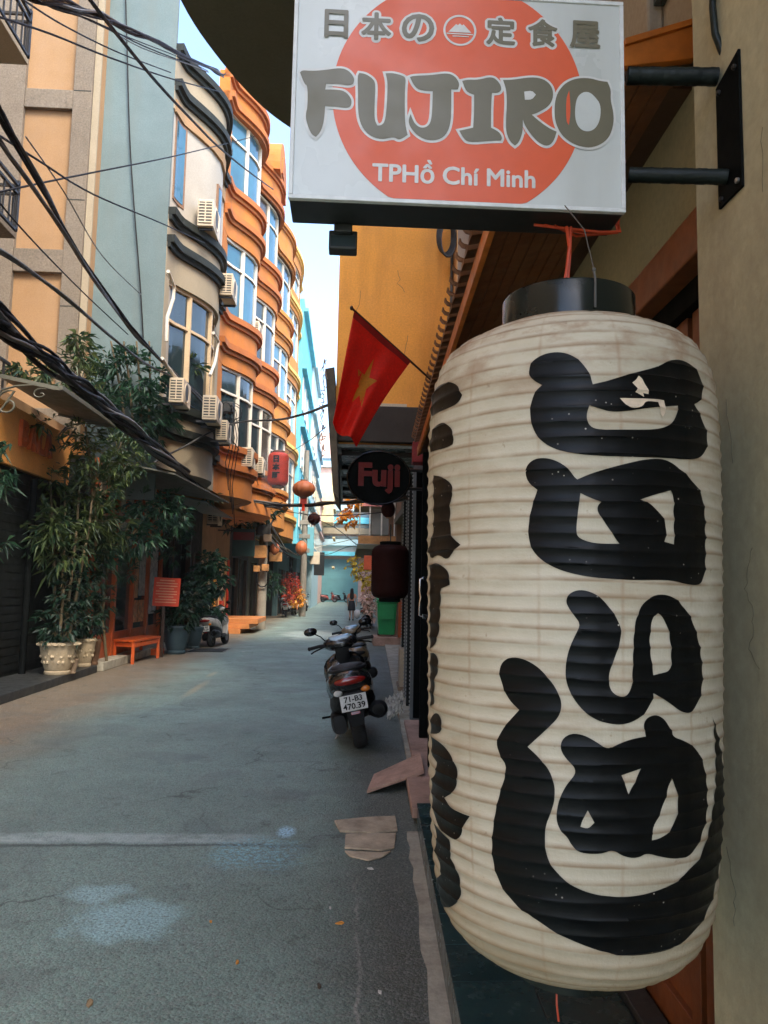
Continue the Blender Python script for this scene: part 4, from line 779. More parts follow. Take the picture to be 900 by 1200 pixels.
cu = curve2d('outline', [star], None, None, (0,0,0), (0,0,0), extrude=0, smooth=0); bpy.context.view_layer.update()
me = bpy.data.meshes.new_from_object(cu.evaluated_get(bpy.context.evaluated_depsgraph_get())); bpy.data.objects.remove(cu)
b = bmesh.new(); b.from_mesh(me)
for k in range(1, 30):
    bmesh.ops.bisect_plane(b, geom=b.verts[:]+b.edges[:]+b.faces[:], plane_co=(k/30,0,0), plane_no=(1,0,0)); bmesh.ops.bisect_plane(b, geom=b.verts[:]+b.edges[:]+b.faces[:], plane_co=(0,k/30,0), plane_no=(0,1,0))
b.verts.index_update(); mb = MB(); mb.add([flag_pt(v.co.x, v.co.y, .006) for v in b.verts], [tuple(v.index for v in f.verts) for f in b.faces]); b.free()
mb.build('star', MT['flagyel'], fl, smooth=180)
mb = MB(); q = [flag_pt(i/20, 0, .003) for i in range(21)] + [flag_pt(i/20, .055, .003) for i in range(20,-1,-1)]
mb.add([flag_pt(i/20, t, .010) for t in (0, .06) for i in range(21)], [(i, i+1, 22+i, 21+i) for i in range(20)]); mb.build('sleeve', mat('dark_red_sleeve', (.30,.006,.006), .7), fl)
# ---------------------------------------------------------------- oval sign and dark lanterns
os_ = thing('oval_sign', 'black oval hanging sign with dull red lettering under the awning', 'sign', at(444,560,y=8))
c = at(444,560,y=8); rx, rz = .335, .285
mb = MB(); prof = [(1.0,0),(1.0,.08),(.94,.095),(.0005,.095)]
pts = [(rx*cos(2*pi*k/48), rz*sin(2*pi*k/48)) for k in range(48)]
mb.prism(pts, c+V((0,0,0)), (1,0,0), (0,0,1), (0,.10,0)); mb.build('panel', MT['black'], os_, bevel=.008)
rim = MB(); rim.tube([c + V((rx*.985*cos(2*pi*k/48), -.004, rz*.985*sin(2*pi*k/48))) for k in range(49)], .012, 6, False); rim.build('rim', MT['blackgloss'], os_, smooth=60)
text('lettering', 'Fuji', .30, MT['redled'], os_, c+V((0,-.012,.02)), bold=.012, ext=.006, width=.44, height=.33)
mb = MB(); mb.tube([c+V((.30,.05,.1)), c+V((.55,.1,.1))], .018, 8); mb.tube([c+V((.3,.05,-.1)), c+V((.55,.1,-.1))], .018, 8); mb.build('bracket', MT['iron'], os_)
def round_lantern(c, r, rz, m, name, lab, tassel=True, cat='lantern', group=None):
    t = thing(name, lab, cat, c, group)
    mb = MB(); n = 48; prof = [(max(r*sin(pi*(.06+.88*i/14)), .01), -rz*cos(pi*(.06+.88*i/14))) for i in range(15)]
    b = len(mb.v)
    for rr, z in prof:
        for k in range(n): mb.v.append(V(c) + V((rr*(1+.035*cos(k*pi/2))*cos(2*pi*k/n), rr*(1+.035*cos(k*pi/2))*sin(2*pi*k/n), z)))
    for i in range(14):
        for k in range(n): mb.f.append((b+i*n+k, b+i*n+(k+1)%n, b+(i+1)*n+(k+1)%n, b+(i+1)*n+k))
    mb.build('shade', m, t, smooth=70)
    MB().lathe([(r*.32,rz*.94),(r*.32,rz*1.08),(r*.26,rz*1.1)], c, 16).build('cap', MT['potbrown'], t, smooth=40)
    MB().lathe([(r*.26,-rz*1.1),(r*.32,-rz*1.08),(r*.32,-rz*.94)], c, 16).build('base_cap', MT['potbrown'], t, smooth=40)
    mb = MB(); c = V(c); mb.tube([c+V((-r*.3,0,rz*1.05)), c+V((0,0,rz*2.1)), c+V((r*.3,0,rz*1.05))], r*.02, 5); mb.tube([c+V((0,0,rz*2.1)), c+V((0,0,rz*2.8))], r*.02, 5); mb.build('hanger', MT['iron'], t)
    if tassel:
        MB().box(c.x-r*.3, c.x+r*.3, c.y-r*.05, c.y+r*.05, c.z-rz*1.75, c.z-rz*1.12).build('tag_card', MT['redlan'], t); mb = MB()
        for k in range(9): mb.tube([c+V((r*.02*(k-4),0,-rz*1.75)), c+V((r*.035*(k-4),0,-rz*2.6))], r*.018, 4)
        mb.build('tassel', MT['redlan'], t, kind='stuff')
    return t
round_lantern(at(455,597,y=8.2), .075, .09, MT['marlan'], 'round_lantern', 'small maroon ball lantern just under the black oval sign', False)
def barrel_lantern(c, r, h, m, ringm, name, lab, chars=None, cm=None, group=None):
    t = thing(name, lab, 'lantern', V(c)-V((0,0,h/2)), group); mb = MB(); pr = []
    for i in range(49):
        f = i/48; e = min(f, 1-f); k = min(e/.16, 1); rr = r*(.62+.38*sqrt(1-(1-k)**2)) if e < .16 else r
        pr.append((rr - r*.02*(i % 2), -h/2 + h*f))
    mb.lathe(pr, c, 32); mb.build('shade', m, t, smooth=60)
    MB().lathe([(r*.55,h/2-.002),(r*.58,h*.56),(r*.5,h*.57)], c, 24).build('top_ring', ringm, t, smooth=40); MB().lathe([(r*.5,-h*.57),(r*.58,-h*.56),(r*.55,-h/2+.002)], c, 24).build('bottom_ring', ringm, t, smooth=40)
    c = V(c); mb = MB(); mb.tube([c+V((0,0,h*.55)), c+V((0,0,h*.9))], .008, 5); mb.build('hanger', MT['iron'], t)
    if chars:
        n = len(chars)
        for k, ch in enumerate(chars):
            o = text('character', ch, h*.3, cm, t, c + V((-r*.12, -r*1.03, h*(.26-.25*k))), bold=.012, ext=.01, height=h*.21)
    return t
barrel_lantern(at(457,670,y=9.6), .235, .66, MT['marlan'], MT['black'], 'barrel_lantern', 'dark maroon barrel lantern hanging in the shade beside the black doors')
# ---------------------------------------------------------------- buildings along the left side
nb = thing('near_left_building', 'near left building of which only the iron balconies show at the left edge', 'building', (-5.6, 8, 0))
MB().box(-16, -5.55, -8, 10.1, 0, 14).build('wall', MT['beige'], nb)
for z in (6.25, 8.72):
    bl = MB().box(-5.54, -4.5, 6.5, 10.05, z-.10, z-.02).build('balcony_slab', MT['cream'] if z > 7 else MT['granite'], nb, bevel=.01)
    for zz in (z, z+.62, z+.5):
        MB().box(-4.53,-4.49,6.5,10.05,zz,zz+.035).build('rail', MT['iron'], bl); MB().box(-5.5,-4.531,10.015,10.05,zz,zz+.035).build('rail', MT['iron'], bl)
    for k in range(20):
        y = 6.6 + k*.178; MB().box(-4.52,-4.5,y,y+.02,z+.036,z+.499).build('baluster', MT['iron'], bl)
    for k in range(6):
        x = -5.4 + k*.165; MB().box(x,x+.02,10.02,10.04,z+.036,z+.499).build('baluster', MT['iron'], bl)
    MB().box(-4.54,-4.49,10.01,10.06,z,z+.7).build('corner_post', MT['iron'], bl)
MB().box(-5.54, -4.75, 6.5, 9.6, 9.35, 9.5).build('balcony_canopy', MT['yellow'], nb)
bb = thing('beige_building', 'tall beige rendered wall with grey pebble pilasters beside the grey blue wall', 'building', (-7, 15.3, 4.6))
WY = 15.25
MB().box(-16, -5.32, WY, 15.5, 4.3, 17).build('wall', MT['beige'], bb)
def on(px, py): p = at(px, py, y=WY-.12); return p.x, p.z
xa, xb, xc, xd = on(80,200)[0], on(117,200)[0], on(22,200)[0], on(-30,200)[0]
MB().box(xa, -5.46, WY-.12, WY-.001, 4.3, 17).build('pilaster', MT['granite'], bb, bevel=.008)
MB().box(-5.455, -5.32, WY-.05, WY-.001, 4.3, 17).build('corner_strip', MT['cream'], bb)
MB().box(xd, xc, WY-.12, WY-.001, 4.3, 17).build('pilaster', MT['granite'], bb, bevel=.008)
for za, zb in ((125,103),(318,291),(-70,-95),(500,478)):
    MB().box(xc+.002, xa-.002, WY-.10, WY-.001, on(50,za)[1], on(50,zb)[1]).build('spandrel', MT['granite'], bb, bevel=.01)
for py in (107, 235, 360): z = on(98,py)[1]; MB().box(xa+.01, -5.47, WY-.1225, WY-.1205, z, z+.02).build('joint_line', MT['darktrim'], bb)
ls = thing('low_shop', 'low shop with a dark roller shutter at the left edge', 'shopfront', (-5.4, 12.7, 0))
MB().box(-12, -5.36, 10.11, 15.2, 0, 4.55).build('wall', MT['beige'], ls)
for k in range(9):
    y = 10.3 + k*.2; MB().box(-5.40,-5.37,y,y+.03,4.551,5.0).build('low_baluster', MT['iron'], ls)
MB().box(-5.41,-5.36,10.2,12.1,5.0,5.04).build('low_rail', MT['iron'], ls)
MB().box(-5.355, -5.29, 10.2, 14.4, .12, 3.38).build('dark_shutter', MT['shutter'], ls)
for k in range(24): MB().box(-5.289, -5.28, 10.25, 14.35, .2+k*.13, .31+k*.13).build('shutter_slat', MT['shutter'], ls)
mb = MB(); mb.tube([(-5.2, 12.9, .12), (-5.2, 12.9, 3.3)], .055, 10); mb.build('drain_pipe', MT['black'], ls, smooth=60)
o = MB().box(-5.35, -4.47, 3, 14.4, 0, .13).build('stone_step', MT['kerbdark'], bevel=.012); tag(o, 'low black stone step in front of the dark shutter on the left', 'step')
# signboard with raised letters
fs = thing('fascia_sign', 'orange lit fascia board with raised red brown letters above the dark shutter', 'sign', (-5.25, 12.5, 3.4))
MB().box(-5.28, -5.20, 9, 15.3, 3.40, 4.32).build('board', mat('amber_fascia', (.74,.34,.09), .6, .15, 1.5), fs)  # amber raised in place of lamp light under the canopy
for k, ch in enumerate('BALA'): text('letter', ch, .5, MT['woodred'], fs, (-5.17, 12.3+k*.34, 3.93), rot=(pi/2,0,pi/2), bold=.02, ext=.03, height=.42, width=.27)
# glass canopy with scroll brackets
gc = thing('glass_canopy', 'thin grey sheet canopy with wrought iron scroll brackets over the orange fascia', 'canopy', (-4.7, 12.5, 4.5))
for k in range(3):
    y0 = 11.2 + k*.85; MB().add([(-5.2,y0,4.62),(-4.22,y0,4.43),(-4.22,y0+.84,4.43),(-5.2,y0+.84,4.62),(-5.2,y0,4.64),(-4.22,y0,4.45),(-4.22,y0+.84,4.45),(-5.2,y0+.84,4.64)], MB.BF).build('sheet', MT['awn'], gc)
for y in (11.18, 13.75):
    f = MB().bar((-5.2,y,4.60),(-4.2,y,4.41),.03,.05).build('frame_bar', MT['awn'], gc)
    mb = MB(); sp = [V((-4.95 + (.21-.0105*k)*cos(k*.42+1.2), y, 4.17 + (.21-.0105*k)*sin(k*.42+1.2))) for k in range(19)]
    mb.tube([V((-4.3,y,4.40)), V((-4.6,y,4.46)), V((-4.85,y,4.44)), V((-5.05,y,4.38)), V((-5.17,y,4.22)), V((-5.17,y,4.10)), V((-5.1,y,3.99))] + sp, .016, 6); mb.build('scroll', MT['awn'], gc, smooth=60)
    mb = MB(); mb.tube([V((-4.5 + (.13-.008*k)*cos(k*.5+1), y, 4.33 + (.09-.006*k)*sin(k*.5+1))) for k in range(15)], .012, 6); mb.build('scroll', MT['awn'], gc, smooth=60)
MB().bar((-4.2,11.15,4.43),(-4.2,13.78,4.43),.05,.06).build('front_bar', MT['awn'], gc)

def bow(y0, y1, xa, xb, bul, n=22, lin=.12):
    out = []
    for k in range(n+1):
        t = k/n; q = min(max((t-lin)/(1-2*lin), 0), 1); out.append((xa + (xb-xa)*t + bul*sin(pi*q)**1.15, y0 + (y1-y0)*t))
    return out
def sub(c, a, b_):
    n = len(c)-1; out = []
    for k in range(9):
        t = (a + (b_-a)*k/8)*n; i = min(int(t), n-1); f = t-i; out.append((c[i][0]*(1-f)+c[i+1][0]*f, c[i][1]*(1-f)+c[i+1][1]*f))
    return out
def bow_building(lab, y0, y1, xa, xb, bul, top, bands, wins, m, trim, glass, frame, core, soff=4.0, par=None, cols=4, name='bow_front_building', core2=None):
    b = thing(name, lab, 'building', (xa, (y0+y1)/2, 0)); c = bow(y0+.01, y1-.01, xa, xb, bul); mn = min(xa, xb)
    w_ = MB().box(-16, mn-.02, y0+.012, y1-.012, soff, top-.5).build('wall', core, b)
    for z0, z1 in bands: MB().strip(c[::1], z0, z1, .28).build('curved_wall', m, b, smooth=30)
    MB().prism([(p[0]-.02, p[1]) for p in c] + [(mn-.3, y1-.02), (mn-.3, y0+.02)], (0,0,soff+.01), (1,0,0), (0,1,0), (0,0,.08)).build('soffit', m, b)
    for z in trim[1]:
        MB().strip(c, z, z+.16, .3, .15).build('cornice', trim[0], b, smooth=30); MB().strip(c, z-.1, z-.003, .3, .07).build('cornice_step', trim[0], b, smooth=30)
    for z0, z1, t0, t1, g in wins:
        wc = sub(c, t0, t1); zt = z0 + (z1-z0)*.7; f = MB().strip(wc, z0, z0+.07, .1, -.07).build('window', frame, b, smooth=30)
        MB().strip(wc, z1-.07, z1, .1, -.07).build('head_rail', frame, f, smooth=30); MB().strip(wc, zt-.03, zt+.03, .09, -.075).build('transom', frame, f, smooth=30)
        MB().strip(sub(c, 0, t0), z0, z1, .26, -.005).build('curved_wall', m, b, smooth=30); MB().strip(sub(c, t1, 1), z0, z1, .26, -.005).build('curved_wall', m, b, smooth=30)
        for i in range(cols+1):
            p = sub(c, t0, t1); q = i/cols*8; k = min(int(q), 7); fq = q-k; x = p[k][0]*(1-fq)+p[k+1][0]*fq; y = p[k][1]*(1-fq)+p[k+1][1]*fq
            MB().box(x-.17, x-.062, y-.035, y+.035, z0+.071, z1-.071).build('mullion', frame, f)
        for i in range(cols):
            pc = sub(c, t0 + (t1-t0)*(i+.02)/cols, t0 + (t1-t0)*(i+.98)/cols)[::2]
            for za, zb in ((z0+.071, zt-.031), (zt+.031, z1-.071)):
                MB().strip(pc, za, zb, .02, -.12 - rnd.uniform(0, .02)).build('pane', g if rnd.random() > .18 else MT['glassc'], f)
    return b, c
GB, GD = MT['glassb'], MT['glassd']
b0, c0 = bow_building('cream bow-fronted building with dark moulded cornices next to the grey blue wall', 15.5, 19.5, -3.87, -3.42, .46, 13.6,
    [(4.0,5.3),(8.0,9.45),(11.65,13.0)], [(5.3,8.0,.06,.94,GD)], MT['cream'], (MT['darktrim'], [4.75,5.25,8.7,9.3,12.15,12.95]), GD, MT['framew'], MT['white'])
MB().box(-16, -3.885, 15.505, 15.6, 3.3, 15.2).build('party_wall', MT['bluewall'], b0)
MB().strip(sub(c0, 0, 1), 9.45, 11.65, .25, -.03).build('curved_wall', MT['white'], b0, smooth=30)
for t0, t1, z0, z1 in ((.05,.17,9.75,11.6),(.46,.54,9.6,11.0)):
    wf = MB().strip(sub(c0, t0, t1), z0, z1, .06, .0).build('window', MT['potbrown'], b0)
    MB().strip(sub(c0, t0+.014, t1-.014), z0+.07, z1-.07, .02, .008).build('pane', GB, wf)
pc = sub(c0, .02, .98); MB().strip(pc, 11.62, 11.9, .2, .03).build('arch_moulding', MT['beige'], b0)
b1, c1 = bow_building('bright orange bow-fronted building just past the cream one', 19.5, 24, -3.42, -3.3, .62, 15, [(4.0,5.25),(7.45,8.75),(11.0,12.3),(14.6,15.4)],
    [(5.25,7.45,.1,.92,GD),(8.75,11.0,.1,.92,GB),(12.3,14.6,.1,.92,GB)], MT['orange'], (MT['orangetrim'], [4.7,5.2,7.9,8.7,11.5,12.25,14.65,15.3]), GB, MT['framep'], MT['orange'])
b2, c2 = bow_building('second orange bow-fronted building with a round rooftop pediment', 24, 29, -3.25, -3.12, .52, 16, [(4.0,5.35),(7.6,8.95),(11.2,12.5),(14.8,15.9)],
    [(5.35,7.6,.1,.92,GD),(8.95,11.2,.1,.92,GD),(12.5,14.8,.1,.92,GB)], MT['orange'], (MT['orangetrim'], [4.8,5.3,8.1,8.9,11.7,12.45,14.9,15.8]), GB, MT['framep'], MT['orange'])
pts = [(1.3*cos(pi*k/16), 1.5*sin(pi*k/16)) for k in range(17)]
MB().prism(pts, (-3.1,26.5,15.9), (0,1,0), (0,0,1), (.5,0,0)).build('pediment', MT['orange'], b2); MB().prism([(a*.6, z*.6+.1) for a, z in pts], (-2.6,26.5,15.95), (0,1,0), (0,0,1), (.05,0,0)).build('pediment_disc', MT['orangetrim'], b2)
b3, c3 = bow_building('third bow-fronted building in amber orange further along', 29, 35, -3.12, -3.05, .45, 16.6, [(4.0,5.4),(7.7,9.1),(11.4,12.7),(15,16.4)],
    [(5.4,7.7,.1,.92,GD),(9.1,11.4,.1,.92,GB),(12.7,15,.1,.92,GB)], MT['orange2'], (MT['orange2'], [4.9,5.35,8.2,9.0,11.8,12.6,15.1,16.3]), GB, MT['framep'], MT['orange2'])
b4, c4 = bow_building('tall yellow building with blue windows before the sky blue house', 35, 42, -3.08, -2.95, .3, 18.2, [(4.0,5.4),(7.9,9.2),(11.6,12.9),(15.2,16.2),(17.6,18.4)],
    [(5.4,7.9,.12,.9,GB),(9.2,11.6,.12,.9,GB),(12.9,15.2,.12,.9,GB),(16.2,17.6,.12,.9,GB)], MT['orange2'], (MT['yellow'], [4.9,8.3,12,15.5,18.2]), GB, MT['framep'], MT['yellow'])
def flat_building(name, lab, x0, x1, y0, y1, top, m, face, wins, z0=0, wm=None, extra=None):
    b = thing(name, lab, 'building', (face, (y0+y1)/2, 0)); MB().box(x0, x1, y0, y1, z0, top).build('wall', m, b)
    s = 1 if face > (x0+x1)/2 else -1
    for (a, c, za, zb) in wins:
        f = MB().box(min(face, face+s*.06), max(face, face+s*.06), a, c, za, zb).build('window', wm or MT['framep'], b)
        n = max(int((c-a)/.9), 1)
        for i in range(n):
            p, q = a+.06+(c-a-.06)*i/n, a+(c-a-.06)*(i+1)/n
            MB().box(min(face+s*.061, face+s*.066), max(face+s*.061, face+s*.066), p, q, za+.07, zb-.07).build('pane', GB if rnd.random() < .7 else GD, f)
    for z in [3.9 + 3.3*k for k in range(int((top-3.9)/3.3)+1)]:
        MB().box(min(face, face+s*.25), max(face, face+s*.25), y0+.01, y1-.01, z, z+.18).build('ledge', m, b)
    return b
gw = lambda y0, y1, top: [(y0+.8+k*2.6, y0+2.4+k*2.6, 5+3.3*j, 6.9+3.3*j) for j in range(int((top-6)/3.3)) for k in range(int((y1-y0-1)/2.6))]
flat_building('sky_blue_house', 'tall sky blue house in the far row on the left', -14, -2.72, 42.02, 53, 17.8, MT['blue'], -2.72, gw(42, 53, 17.8), 4)
flat_building('pale_blue_house', 'pale blue house beyond the sky blue one', -14, -2.6, 53.02, 62, 18.6, MT['paleblue'], -2.6, gw(53, 62, 17), 4)
flat_building('grey_house', 'grey green house far down the left side', -14, -2.75, 62.02, 76, 14.5, MT['paleblue'], -2.75, gw(62, 76, 14), 0)
flat_building('brown_house', 'faded pink house at the far left end', -14, -2.9, 76.02, 93, 12, MT['pink'], -2.9, gw(76, 93, 12), 0)
# ---------------------------------------------------------------- left ground floors
sf = thing('timber_shopfront', 'red brown timber shopfront with glass bays and food posters under the cream building', 'shopfront', (-4.8, 17, 0))
MB().box(-8, -4.82, 14.45, 20.0, 0, 3.99).build('back_wall', MT['darkwall'], sf)
MB().box(-4.86, -4.42, 14.6, 20.0, 0, .16).build('plinth', MT['concrete'], sf, bevel=.01)
PY = [14.6, 16.0, 17.35, 18.65, 19.9]
for y in PY: MB().box(-4.82, -4.70, y, y+.13, .16, 3.98).build('post', MT['woodred'], sf, bevel=.006)
MB().box(-4.82, -4.71, 14.74, 19.89, 2.95, 3.1).build('transom', MT['woodred'], sf, bevel=.006)
for i in range(4):
    y0, y1 = PY[i]+.135, PY[i+1]-.005
    for a, c in ((y0, (y0+y1)/2-.03), ((y0+y1)/2+.03, y1)): MB().box(-4.80, -4.775, a, c, 3.105, 3.975).build('upper_panel', MT['cremebox'], sf)
    MB().box(-4.81, -4.72, (y0+y1)/2-.029, (y0+y1)/2+.029, 3.101, 3.975).build('muntin', MT['woodred'], sf)
    MB().box(-4.81, -4.73, y0, y1, .161, .62).build('kick_panel', MT['woodred'], sf, bevel=.004)
    MB().box(-4.80, -4.775, y0, y1, .625, 2.945).build('glass_pane', MT['glassd'], sf)
for (y0, y1, z0, z1, m, nm) in ((17.55,18.05,.75,1.25,'poster','food_poster'),(18.1,18.6,.75,1.25,'poster','food_poster'),(17.55,18.0,1.3,2.4,'poster','food_poster'),(18.08,18.6,1.35,2.5,'posterw','pale_poster'),(18.9,19.75,.9,2.7,'posterw','pale_poster')):
    MB().box(-4.772, -4.766, y0, y1, z0, z1).build(nm, MT[m], sf)
MB().box(-4.772, -4.766, 14.9, 15.9, 1.28, 1.36).build('glass_light_streak', MT['framep'], sf)  # pale strip stands in for a light streak on the glass
def ground_floor(lab, y0, y1, m, bays, x=-4.55, z=3.98):
    g = thing('ground_floor_shop', lab, 'shopfront', (x, (y0+y1)/2, 0)); MB().box(-9, x-.25, y0+.01, y1, 0, z).build('back_wall', MT['darkwall'], g); last = y0+.012
    for a, b_, m2, zt in bays:
        MB().box(x-.24, x, last, a-.003, 0, z).build('wall', m, g); MB().box(x-.24, x-.003, a, b_, zt, z-.003).build('lintel', m, g)
        if m2 is not None: MB().box(x-.23, x-.12, a+.003, b_-.003, .02, zt-.004).build('door', m2, g)
        for k in (a, b_-.06): MB().box(x-.1, x+.03, k, k+.06, 0, zt-.005).build('door_frame', MT['wooddark'], g)
        last = b_ + .003
    MB().box(x-.24, x, last, y1-.01, 0, z).build('wall', m, g)
    return g
dk = MT['darkwall']
ground_floor('dark doorway shop between the timber shopfront and the tan entrance', 20, 24.4, dk, [(20.4,22.6,None,2.9),(23.0,24.1,MT['wooddark'],2.6)])
g2 = ground_floor('warm lit entrance with tan curtains above the orange steps', 24.4, 30.2, mat('tan_wall', (.36,.21,.10), .8), [(24.9,26.5,MT['doorlit'],2.7),(26.9,29.3,MT['doorlit'],2.7)])
for k, (y, m) in enumerate(((25.0,'cremebox'),(26.0,'leafo'),(27.0,'doorlit'),(27.5,'cremebox'),(28.2,'doorlit'),(28.9,'redsign'))):
    mb = MB(); q = [(-4.40+.03*sin(j*1.6), y+.05*j) for j in range(9)]; mb.strip(q, .2, 2.6, .02)
    mb.build('curtain', mat('amber_curtain', (.62,.30,.05), .8) if m == 'leafo' else MT[m], g2, smooth=60)
o = MB().box(-4.42, -4.3, 27.2, 27.75, .35, 1.1).build('red_box', MT['redsign'], bevel=.02); tag(o, 'red cabinet standing in the lit doorway on the orange steps', 'cabinet')
ground_floor('dim shop past the pole with dark awning', 30.2, 36, dk, [(30.8,32.6,None,2.8),(33.2,35.4,MT['shutter'],2.8)])
ground_floor('dim shop with a closed grey shutter further along', 36, 44, MT['umber'], [(36.8,39.4,None,2.8),(40.2,43.4,MT['canvas'],2.8)])
ground_floor('small teal tinted shop front beside the parked motorbikes', 44, 53, mat('teal_shop_wall', (.07,.14,.15), .8), [(45,48,None,2.7),(49,52,MT['canvas'],2.7)], -3.9)
ground_floor('far blue grey shop front before the grey house', 53, 62, mat('blue_shop_wall', (.10,.17,.19), .8), [(54,57,None,2.7),(58,61,MT['paleblue'],2.7)], -3.4)
es = thing('entrance_steps', 'three orange tiled steps leading up to the warm lit entrance', 'steps', (-4.1, 28, 0))
for k in range(3): MB().box(-4.55, -3.55+.28*k, 26.6+.12*k, 29.6, .17*k, .17*(k+1)-.003).build('step', MT['stepo'], es, bevel=.01)
# awnings over the ground floors
for lab, y0, y1, x1, z, m in (('faded green awning over the dim shop by the pole',30.4,36,-3.0,3.75,'canvas'),('grey awning over the shop with the closed shutter',36.4,44,-2.75,3.7,'awn'),('teal awning far down the left side',44.4,52,-2.4,3.6,'teal')):
    a = thing('awning', lab, 'awning', (-3.8, (y0+y1)/2, z))
    for k in range(4):
        ya, yb = y0+(y1-y0)*k/4, y0+(y1-y0)*(k+1)/4-.02
        MB().add([(-4.5,ya,z+.3),(x1,ya,z-.3),(x1,yb,z-.3),(-4.5,yb,z+.3),(-4.5,ya,z+.33),(x1,ya,z-.27),(x1,yb,z-.27),(-4.5,yb,z+.33)], MB.BF).build('awning_panel', MT[m], a)
lg = MB().add([(-4.8,19.55,3.9),(-3.6,19.55,3.72),(-3.6,24.3,3.72),(-4.8,24.3,3.9),(-4.8,19.55,3.93),(-3.6,19.55,3.75),(-3.6,24.3,3.75),(-4.8,24.3,3.93)], MB.BF).build('sheet_canopy', MT['canvas']); tag(lg, 'grey sheet canopy over the dark doorway shop', 'canopy')
lg = MB().add([(-4.7,14.7,3.96),(-3.3,14.7,3.7),(-3.0,19.5,3.7),(-4.7,19.5,3.96),(-4.7,14.7,3.985),(-3.3,14.7,3.73),(-3.0,19.5,3.73),(-4.7,19.5,3.985)], MB.BF).build('sheet_canopy', MT['awn']); tag(lg, 'pale grey sheet canopy over the timber shopfront', 'canopy')
# ---------------------------------------------------------------- end of the street
eb = thing('end_building', 'hazy pale building with a teal roller gate closing the far end of the street', 'building', (-1.5, 96, 0))
MB().box(-14, 9, 95, 104, 0, 21).build('wall', MT['pink'], eb)
MB().box(-4.6, 1.5, 94.8, 94.99, 0, 5.2).build('gate', MT['teal'], eb)
for k in range(16): MB().box(-4.5, 1.4, 94.77, 94.795, .2+k*.3, .44+k*.3).build('gate_slat', MT['teal'], eb)
MB().box(-5.2, 2.4, 93.6, 94.99, 5.6, 6.1).build('gate_canopy', MT['blue'], eb)
for k, (z, m) in enumerate(((6.9,'paleblue'),(8.3,'cream'),(9.6,'blue'),(11.2,'paleblue'),(12.8,'yellow'),(14.6,'cream'),(16.6,'paleblue'))):
    MB().box(-7, 6, 94.4-.15*(k % 3), 94.99, z, z+.75).build('balcony_band', MT[m], eb)
    MB().box(-6.6, 5.6, 94.93, 94.985, z+.76, z+1.2).build('dark_recess', MT['glassb'], eb)
yb = flat_building('yellow_house', 'narrow pale yellow house in front of the far end building', -3.6, -1.6, 86, 92, 14.5, mat('pale_yellow_plaster', (.66,.55,.30), .85), -1.6, [(87,88.4,9,10.6),(89.5,91,9,10.6)], 9)
# ---------------------------------------------------------------- right side far
flat_building('right_grey_house', 'shaded house with dark ground floor beyond the ochre building', 1.9, 9, 16.55, 27, 8.6, MT['umber'], 1.9, [], 0)
rb2 = thing('balcony_house', 'brown house with a low projecting balcony on the right behind the oval sign', 'building', (2, 30, 0))
MB().box(1.75, 9, 27.05, 36, 0, 9).build('wall', mat('brown_wall', (.20,.12,.07), .8), rb2)
MB().box(.38, 1.74, 27.3, 35, 3.02, 3.2).build('balcony_slab', MT['umber'], rb2)
MB().box(.40, 1.74, 27.32, 27.4, 3.21, 3.5).build('brown_panel', MT['box'], rb2)
for x in (.42, .78, 1.2, 1.66): MB().box(x, x+.05, 27.3, 27.35, 3.51, 4.9).build('baluster', MT['framep'], rb2)
MB().box(.4, 1.74, 27.3, 27.36, 4.91, 5.0).build('rail', MT['framep'], rb2)
MB().box(.86, 1.5, 27.6, 28, 3.55, 4.5).build('grey_cabinet', mat('grey_cab', (.22,.22,.19), .7), rb2, bevel=.02)
MB().box(.3, 1.74, 27.2, 35, 5.1, 5.22).build('balcony_roof', MT['cream'], rb2)
mb = MB(); mb.strip([(.5+.1*j+.02*(j%2), 27.22+.03*(j%2)) for j in range(8)], 4.55, 4.9, .02); o = mb.build('pink_cloth', MT['leafp'] if 0 else mat('pink_cloth', (.65,.25,.22), .8)); tag(o, 'pink cloth hung over the balcony rail behind the oval sign', 'cloth')
flat_building('right_far_house', 'pale house with windows far along the right side', 2.3, 10, 36.05, 60, 11, MT['cream'], 2.3, gw(36, 60, 10), 0)
flat_building('right_end_house', 'blue grey house at the far right end of the street', 3.2, 11, 60.05, 94, 13, MT['paleblue'], 3.2, gw(60, 94, 12), 0)

for lab, y, x0, x1, z0, z1, m in (('dark blue vertical shop sign far down the left side',48,-2.75,-2.05,3.6,5.4,'teal'),('small white hanging sign past the sky blue house',55,-2.6,-1.9,3.3,4.2,'cremebox'),('narrow dark sign near the far left shops',60,-2.5,-1.7,2.6,4.4,'darkwall'),('small amber sign box over the dim shop by the pole',33,-3.3,-2.75,2.7,3.1,'box')):
    t = thing('shop_sign', lab, 'sign', (x0, y, z0)); MB().box(x0,x1,y,y+.15,z0,z1).build('panel', MT[m], t, bevel=.02); MB().bar((x0-1.2,y+.07,z1-.1),(x0,y+.07,z1-.1),.06,.06).build('arm', MT['iron'], t)
